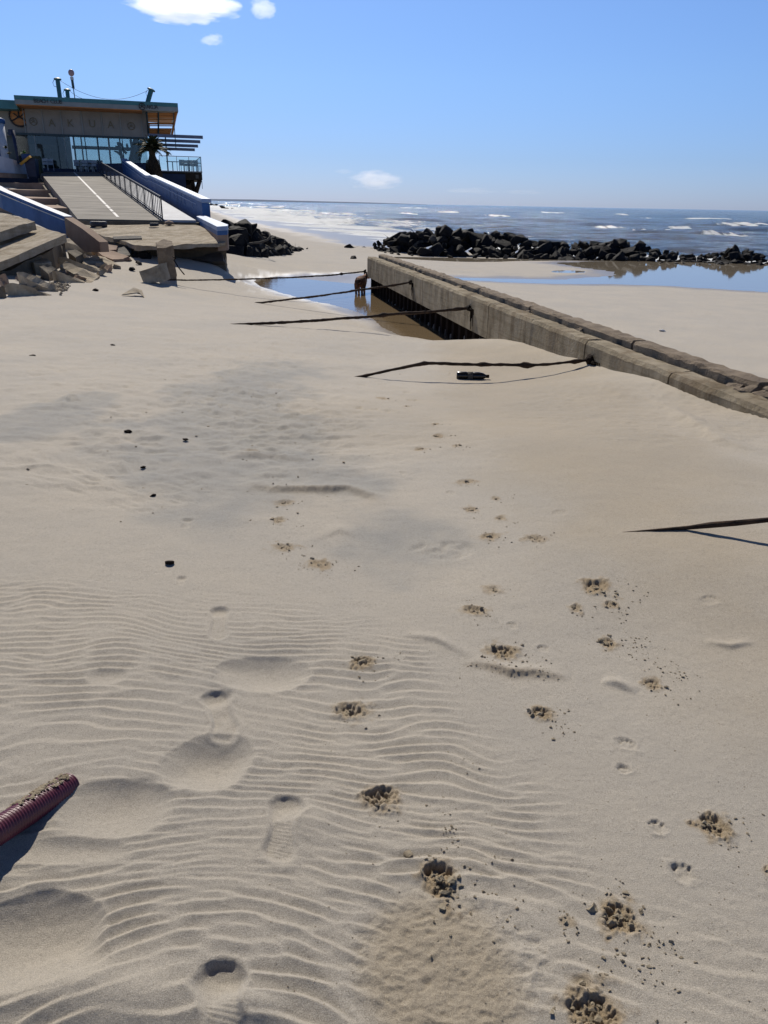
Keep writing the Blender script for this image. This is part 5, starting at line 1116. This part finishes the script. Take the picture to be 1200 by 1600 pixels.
# deck chairs and tables (white plastic)
chair_m = worn('pale_plastic', (.30,.33,.36), (.40,.43,.46), .5, 3, .1)
def chair(wpos, rz, lb, grp, s=1.0):
    t = empty('terrace_chair', wpos, rz, lb, 'chair', grp)
    MB().box(-.22, .22, -.22, .22, .42, .45).build('seat', chair_m, t)
    MB().box(-.21, .21, .19, .22, .455, .62).build('backrest', chair_m, t); MB().box(-.21, .21, .19, .22, .66, .86).build('backrest', chair_m, t)
    for sx in (-.2, .2):
        for sy in (-.2, .2): MB().box(sx-.018, sx+.018, sy-.018, sy+.018, 0, .418).build('leg', chair_m, t)
        MB().box(sx-.02, sx+.02, -.2, .19, .62, .65).build('armrest', chair_m, t)
    t.scale = (s, s, s); return t
ch0 = None
for k, (ex, v, rz, lb) in enumerate([(286,1.0,.3,'leftmost pale chair on the sea terrace'),(292,1.6,-.2,'pale chair second from the left on the sea terrace'),(298,1.2,.1,'pale chair in the middle of the right-hand terrace set'),(304,1.7,-.3,'pale chair second from the terrace corner'),(308.5,1.1,.5,'pale chair nearest the terrace corner')]):
    q = L(ex, 266, v); chair(BA+eU*q.x+eV*v+Vector((0, 0, dzt+.065)), RZ+rz, lb, 'chairs on the sea terrace', 1.05)
for k, (ex, v, rz, lb) in enumerate([(71,.6,0,'white chair at the window behind the bins'),(80,.8,.1,'white chair right of the first window chair'),(122,1.6,.4,'chair inside the shaded entrance'),(132,1.4,-.3,'second chair in the shaded entrance'),(142,1.7,.2,'third chair in the shaded entrance'),(150,1.4,2.8,'chair nearest the railing top')]):
    q = L(ex, 266, v); chair(BA+eU*q.x+eV*v+Vector((0, 0, .0)), RZ+rz, lb, 'chairs before the club windows', 1.05)
def table(px, v, base, lb, w_=.5):
    q = L(px, 262, v); t = empty('table', BA+eU*q.x+eV*v+Vector((0, 0, base)), RZ, lb, 'table'); MB().box(-w_, w_, -.4, .4, .72, .76).build('tabletop', chair_m, t); MB().tube([(0, 0, 0), (0, 0, .718)], .04, 8).build('leg', frame, t); MB().box(-.25, .25, -.25, .25, 0, .03).build('foot', frame, t)
table(270, 1.4, dzt+.065, 'small table left of the terrace chairs'); table(296, 2.6, dzt+.065, 'table among the terrace chairs', .8); table(137, 2.1, 0, 'table in the shaded entrance', .6)
# ------------------------------------------------------------ dark blue wall behind the palm, white wall, bins and planters
def seg(name, pts, hts, th, mat, lb, cat): o = sidewall(name, pts, th, hts, mat); return tag(o, lb, cat)
p0, p1 = W(187,262,67), W(250,262,67.5)
seg('dark_parapet', [W(150,256,68), W(190,255,68.2), W(246,254,68.6)], (1.6,1.6,2.4), .3, M['darkblue'], 'dark blue parapet behind the top of the railing and the palm', 'parapet')
seg('white_wall', [W(-25,239,58), W(5,245,59.5), W(20,249,60.5), W(42,256.5,63)], (1.5,1.35,1.2,1.0), .2, M['white'], 'low white plastered wall in front of the club at the left edge', 'wall')
seg('brick_kerb', [W(-25,268.5,57.2), W(5,270,58.8), W(42,272,62.0)], (.3,.3,.3), .5, M['brown_steps'], 'reddish kerb along the foot of the white wall', 'kerb')
def bin_(px, py, Y, w, h, m_, lb):
    p = W(px, py, Y); t = empty('wheelie_bin', p, .1, lb, 'bin', 'bins beside the ramp top')
    mb = MB(); mb.add([(-w*.42, -w*.45, 0), (w*.42, -w*.45, 0), (w*.42, w*.45, 0), (-w*.42, w*.45, 0), (-w*.5, -w*.55, h), (w*.5, -w*.55, h), (w*.5, w*.55, h), (-w*.5, w*.55, h)], [(0,1,2,3),(4,5,6,7),(0,1,5,4),(1,2,6,5),(2,3,7,6),(3,0,4,7)]); mb.build('bin_body', m_, t)
    MB().box(-w*.54, w*.54, -w*.6, w*.58, h+.005, h+.07).build('bin_lid', m_, t); MB().tube([(-w*.4, w*.62, h-.05), (w*.4, w*.62, h-.05)], .025, 6).build('handle', m_, t)
    for s_ in (-1, 1): MB().tube([(s_*w*.38, w*.5, .1), (s_*w*.46, w*.5, .1)], .1, 10).build('wheel', M['rail'], t)
    return t
bin_(52.5, 276.5, 61.5, .75, 1.15, worn('navy_plastic', (.012,.018,.05), (.02,.03,.07), .4, 3, .1), 'navy blue wheeled bin overflowing at the left end of the ramp top')
bin_(60.5, 272.5, 64.5, .6, 1.2, worn('olive_plastic', (.04,.045,.02), (.06,.065,.03), .5, 3, .1), 'olive green bin behind the navy one')
o = MB().box(-.45, .45, -.2, .2, -.08, .08).build('plank', worn('orange_board', (.55,.28,.04), (.65,.36,.06), .6, 3, .1)); o.location = W(40,250.5,61); o.rotation_euler = (.2, -.6, 0); tag(o, 'yellow orange board leaning on the overflowing bin', 'board')
bl_ = worn('blue_tub', (.02,.05,.16), (.03,.07,.20), .5, 3, .1)
pt_ = W(41, 246, 62); o = MB().lathe([(.22, -.35), (.32, 0), (.30, .22)], 14).build('flower_tub', bl_); o.location = pt_; tag(o, 'blue tub with a bright green plant beside the bins', 'plant tub')
leafg = worn('bright_leaf', (.06,.20,.02), (.12,.32,.04), .6, 8, .2); leafd = worn('palm_leaf', (.020,.028,.010), (.05,.055,.02), .7, 6, .3)
def tuft(loc, n, ln, mat, name, lb, seed, wid=.05, droop=.5):
    mb = MB(); rnd = random.Random(seed)
    for k in range(n):
        an = rnd.uniform(0, 6.28); el = rnd.uniform(.2, 1.4); l_ = ln*rnd.uniform(.6, 1); pr = None
        for i in range(5):
            t = i/4; r_ = l_*t*math.cos(el); z = l_*t*math.sin(el)-droop*l_*t*t; c_ = Vector((math.cos(an)*r_, math.sin(an)*r_, z)); s_ = Vector((-math.sin(an), math.cos(an), 0))*wid*(1-t*.9)
            if pr: mb.add([pr[0], pr[1], c_+s_, c_-s_, ], [(0, 1, 2, 3)])
            pr = (c_-s_, c_+s_)
    o = mb.build(name, mat, None, fix=False); o.location = loc; tag(o, lb, 'plant'); return o
tuft(W(38, 240, 62), 26, .55, leafg, 'potted_plant', 'bright green leafy plant growing in the blue tub', 1); tuft(W(9, 232, 60), 30, .5, leafd, 'shrub', 'dark shrub with pale flowers beside the kiosk at the left edge', 2)
tuft(W(14, 241, 60), 30, .45, leafd, 'shrub', 'lower dark shrub above the white wall at the left edge', 3)
# kiosk with blue cap at the left edge
kq = W(-2, 247, 62.5); ks = empty('kiosk', kq, 0, 'white round kiosk with a blue cap cut by the left edge', 'kiosk')
hk = (W(-2, 184, 62.5)-kq).z; MB().lathe([(.72, -1), (.72, hk*.86)], 24).build('kiosk_body', M['white'], ks, True); MB().lathe([(.80, hk*.862), (.80, hk*.97), (.6, hk*1.0)], 24).build('kiosk_cap', M['blue'], ks, True)
o = MB().box(-.35, .35, -.1, .1, 0, 2.0).build('blue_door', M['blue'], ks); o.location = (.15, -.80, -.6)
seg('slanted_post', [W(18,202,61), W(19,202,61)], (.1,.1), .1, M['darkblue'], 'x', 'y'); bpy.data.objects.remove(bpy.data.objects['slanted_post'])
o = MB().tube([W(20,204,61), W(29,256,60.5)], [.14,.07], 8).build('leaning_post', M['darkblue'], None, True); tag(o, 'slim dark blue post leaning before the glazing at left', 'post')
o = MB().box(-.15, .15, -.1, .1, -.2, .2).build('junction_box', M['darkblue']); o.location = W(17, 207, 61); tag(o, 'blue box mounted beside the leaning post head', 'box')
# umbrella-like dark person-sized blob at terrace left: a small parasol-shaped plant
tuft(W(262, 243, 64.5), 24, .7, leafd, 'shrub', 'dark bushy plant on the terrace just right of the palm crown', 5)
# ------------------------------------------------------------ palm tree
pb_ = W(241, 279, 60); pt2 = W(241, 231, 60); palm = empty('palm_tree', pb_, 0, 'short shaggy palm with dark skirted trunk between blue wall and terrace', 'palm tree')
Ht = pt2.z-pb_.z; bark = worn('palm_bark', (.02,.014,.009), (.05,.035,.022), .95, 8, 1, 30)
MB().tube([(0, 0, -1.2), (.02, 0, Ht*.15), (0, 0, Ht*.4), (0, 0, Ht*.75), (0, 0, Ht)], [.42, .52, .42, .20, .22], 14, jit=.35, seed=2).build('trunk', bark, palm)
mb = MB(); rnd = random.Random(12)
for k in range(150):                                  # dead leaf bases round the trunk
    an = rnd.uniform(0, 6.28); z = rnd.uniform(.1, Ht*.62); rr_ = .46-.25*(z/Ht); p = Vector((math.cos(an)*rr_, math.sin(an)*rr_, z)); mb.tube([p, p+Vector((math.cos(an)*.14, math.sin(an)*.14, -.02)), p+Vector((math.cos(an)*.16, math.sin(an)*.16, -.32))], [.03, .025, .006], 4, cap=False)
mb.build('dead_skirt', bark, palm)
for k in range(60):
    an = rnd.uniform(0, 6.28); el = rnd.choice([rnd.uniform(-.1, .6), rnd.uniform(.4, 1.45)]); l_ = rnd.uniform(1.0, 1.4); mb = MB(); spine = []
    for i in range(9):
        t = i/8; r_ = l_*t*math.cos(el); z = Ht+l_*t*math.sin(el)-.32*l_*t*t; spine.append(Vector((math.cos(an)*r_, math.sin(an)*r_, z)))
    mb.tube(spine, [.022*(1-i/9)+.004 for i in range(9)], 4, cap=False); sd_ = Vector((-math.sin(an), math.cos(an), 0))
    for i in range(1, 32):
        t = i/32*8; a_ = spine[int(t)].lerp(spine[min(int(t)+1, 8)], t-int(t)); dr = (spine[min(int(t)+1, 8)]-spine[int(t)]).normalized()
        for s_ in (-1, 1):
            e_ = a_+sd_*s_*.26*math.sin(math.pi*min(.95, .18+i/38))+dr*.16+Vector((0, 0, -.05-rnd.random()*.08)); w_ = dr*.026; mb.add([a_-w_, a_+w_, e_+w_*.2, e_-w_*.2], [(0, 1, 2, 3)])
    mb.build('frond', leafd, palm, fix=False)
# ============================================================ the dog: one continuous body, seen from behind, wading
dgp = P(561, 459, POOL_Z); dgp.z -= .05; dogm, nt, b = newmat('dog_fur')
n = noise_tex(nt, 3.2, 4, .6); r_ = ramp(nt, n.outputs[0], [(.36, (.05,.03,.02)), (.48, (.20,.085,.045)), (.68, (.30,.15,.08))]); nt.links.new(r_.outputs[0], b.inputs['Base Color']); b.inputs['Roughness'].default_value = .85
n2 = noise_tex(nt, 60, 4, .7); bp = N(nt, 'ShaderNodeBump'); bp.inputs['Strength'].default_value = .6; bp.inputs['Distance'].default_value = .01; nt.links.new(n2.outputs[0], bp.inputs['Height']); nt.links.new(bp.outputs[0], b.inputs['Normal'])
dog = empty('dog', dgp, R(-8), 'brown and black dog wading away through the tide pool beside the groyne end', 'dog')
J = [ # x,y,z,radius ; +y away from the camera
 (0,0,.44,.105),(0,.12,.46,.105),(0,.28,.45,.115),(.01,.44,.43,.12),(.02,.56,.45,.10),(.06,.68,.50,.075),(.11,.78,.53,.075),(.15,.86,.51,.055),(.19,.93,.48,.038),
 (-.085,-.02,.36,.075),(-.095,.05,.25,.05),(-.09,-.05,.15,.028),(-.09,-.02,.02,.024),(-.09,.03,-.02,.028),
 (.085,0,.36,.075),(.095,.10,.25,.05),(.09,.0,.15,.028),(.09,.04,.02,.024),(.09,.09,-.02,.028),
 (-.09,.47,.33,.055),(-.09,.46,.20,.032),(-.09,.47,.03,.024),(-.09,.52,-.02,.026),
 (.10,.43,.33,.055),(.10,.38,.20,.032),(.10,.42,.03,.024),(.10,.47,-.02,.026),
 (0,-.09,.48,.04),(-.02,-.16,.42,.03),(-.02,-.20,.32,.024),(-.01,-.22,.22,.012)]
E = [(0,1),(1,2),(2,3),(3,4),(4,5),(5,6),(6,7),(7,8),(0,9),(9,10),(10,11),(11,12),(12,13),(0,14),(14,15),(15,16),(16,17),(17,18),(3,19),(19,20),(20,21),(21,22),(3,23),(23,24),(24,25),(25,26),(0,27),(27,28),(28,29),(29,30)]
me = bpy.data.meshes.new('dog_body'); me.from_pydata([j[:3] for j in J], E, []); o = link('dog_body', me, None, None); sk = o.modifiers.new('skin', 'SKIN')
for i, j in enumerate(J): me.skin_vertices[0].data[i].radius = (j[3]*(1.2 if j[3] > .07 else 1.45), j[3]*(1.2 if j[3] > .07 else 1.45))
me.skin_vertices[0].data[0].use_root = True; ss = o.modifiers.new('sub', 'SUBSURF'); ss.levels = 2; ss.render_levels = 2
dg = bpy.context.evaluated_depsgraph_get(); me2 = bpy.data.meshes.new_from_object(o.evaluated_get(dg)); bpy.data.objects.remove(o); me2.materials.clear(); link('body', me2, dogm, dog, True)
for s_ in (-1, 1):
    c_ = Vector((.115+s_*.062, .76, .585)); MB().add([c_+Vector((-.03, 0, 0)), c_+Vector((.03, 0, 0)), c_+Vector((0, -.03, -.01)), c_+Vector((s_*.045, .01, .075))], [(0,1,2),(0,1,3),(1,2,3),(2,0,3)]).build('ear', M['rail'], dog)
    MB().ball((.155+s_*.035, .855, .545), .010, 1).build('eye', M['rail'], dog)
MB().ball((.20, .955, .482), .016, 1).build('nose', M['rail'], dog)
MB().ball((.012, -.075, .395), (.05, .035, .06), 2, .4, 3).build('pale_rump_patch', worn('tan_fur', (.32,.18,.13), (.42,.25,.19), .9, 9, .5), dog, True)
# ============================================================ distant coast and clouds
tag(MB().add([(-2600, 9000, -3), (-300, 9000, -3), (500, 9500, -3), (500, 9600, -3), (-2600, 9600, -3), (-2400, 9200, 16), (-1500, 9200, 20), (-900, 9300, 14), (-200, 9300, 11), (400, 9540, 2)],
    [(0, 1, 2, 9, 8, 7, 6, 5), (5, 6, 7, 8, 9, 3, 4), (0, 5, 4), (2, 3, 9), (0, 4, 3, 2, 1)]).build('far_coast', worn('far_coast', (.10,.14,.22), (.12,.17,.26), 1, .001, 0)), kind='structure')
def cloudmat(dens, seed, sc, thr):
    m = bpy.data.materials.new('cloud_vapour'); m.use_nodes = True; nt = m.node_tree; nt.nodes.clear(); out = N(nt, 'ShaderNodeOutputMaterial'); v = N(nt, 'ShaderNodeVolumePrincipled'); v.inputs['Anisotropy'].default_value = .72; v.inputs['Color'].default_value = (1, 1, 1, 1)
    tc = N(nt, 'ShaderNodeTexCoord'); n = N(nt, 'ShaderNodeTexNoise'); n.inputs['Scale'].default_value = sc; n.inputs['Detail'].default_value = 5; n.inputs['Roughness'].default_value = .62
    mp = N(nt, 'ShaderNodeMapping'); mp.inputs['Location'].default_value = (seed, seed*2, 0); nt.links.new(tc.outputs['Object'], mp.inputs[0]); nt.links.new(mp.outputs[0], n.inputs['Vector'])
    ln = N(nt, 'ShaderNodeVectorMath', operation='LENGTH'); nt.links.new(tc.outputs['Object'], ln.inputs[0])   # 0 centre .. 1 rim
    s = N(nt, 'ShaderNodeMath', operation='MULTIPLY_ADD'); s.inputs[1].default_value = -.55; nt.links.new(ln.outputs['Value'], s.inputs[0]); nt.links.new(n.outputs[0], s.inputs[2])
    s2 = N(nt, 'ShaderNodeMapRange'); s2.inputs[1].default_value = thr; s2.inputs[2].default_value = thr+.10; s2.inputs[4].default_value = dens; nt.links.new(s.outputs[0], s2.inputs[0]); nt.links.new(s2.outputs[0], v.inputs['Density'])
    nt.links.new(v.outputs[0], out.inputs['Volume']); return m
for k, (px, py, hw, hh, D, dn, sc, thr, lb) in enumerate([(285,8,97,27,3000,.016,1.9,.05,'large white cloud cut by the top edge above the beach club'),(411,14,23,15,3000,.016,1.6,-.02,'small white puff right of the largest cloud at the top edge'),(331,62,24,11,3100,.012,1.6,.08,'tiny white cloud below the largest one'),
      (586,281,50,17,6000,.006,1.9,.08,'low flat white cloud just above the horizon'),(538,268,19,5,6000,.003,1.8,.12,'faint wisp left of the low flat cloud'),(735,298,60,6,8000,.0012,2.4,.14,'faint thin cloud streak near the horizon, left one'),(820,300,50,5,8000,.0010,2.4,.14,'faint thin cloud streak near the horizon, right one')]):
    c_ = CAM+ray(px, py)*D; s_ = D*ray(px, py).dot(F_)/FPX
    bm = bmesh.new(); bmesh.ops.create_icosphere(bm, subdivisions=3, radius=1); me = bpy.data.meshes.new('cloud'); bm.to_mesh(me); bm.free()
    o = link('cloud', me, cloudmat(dn, k*3.7, sc, thr)); o.location = c_; o.scale = (hw*s_, hw*s_*.5, hh*s_); o.rotation_euler = (0, -ROLL*0, -math.atan2(c_.x, c_.y)); tag(o, lb, 'cloud')
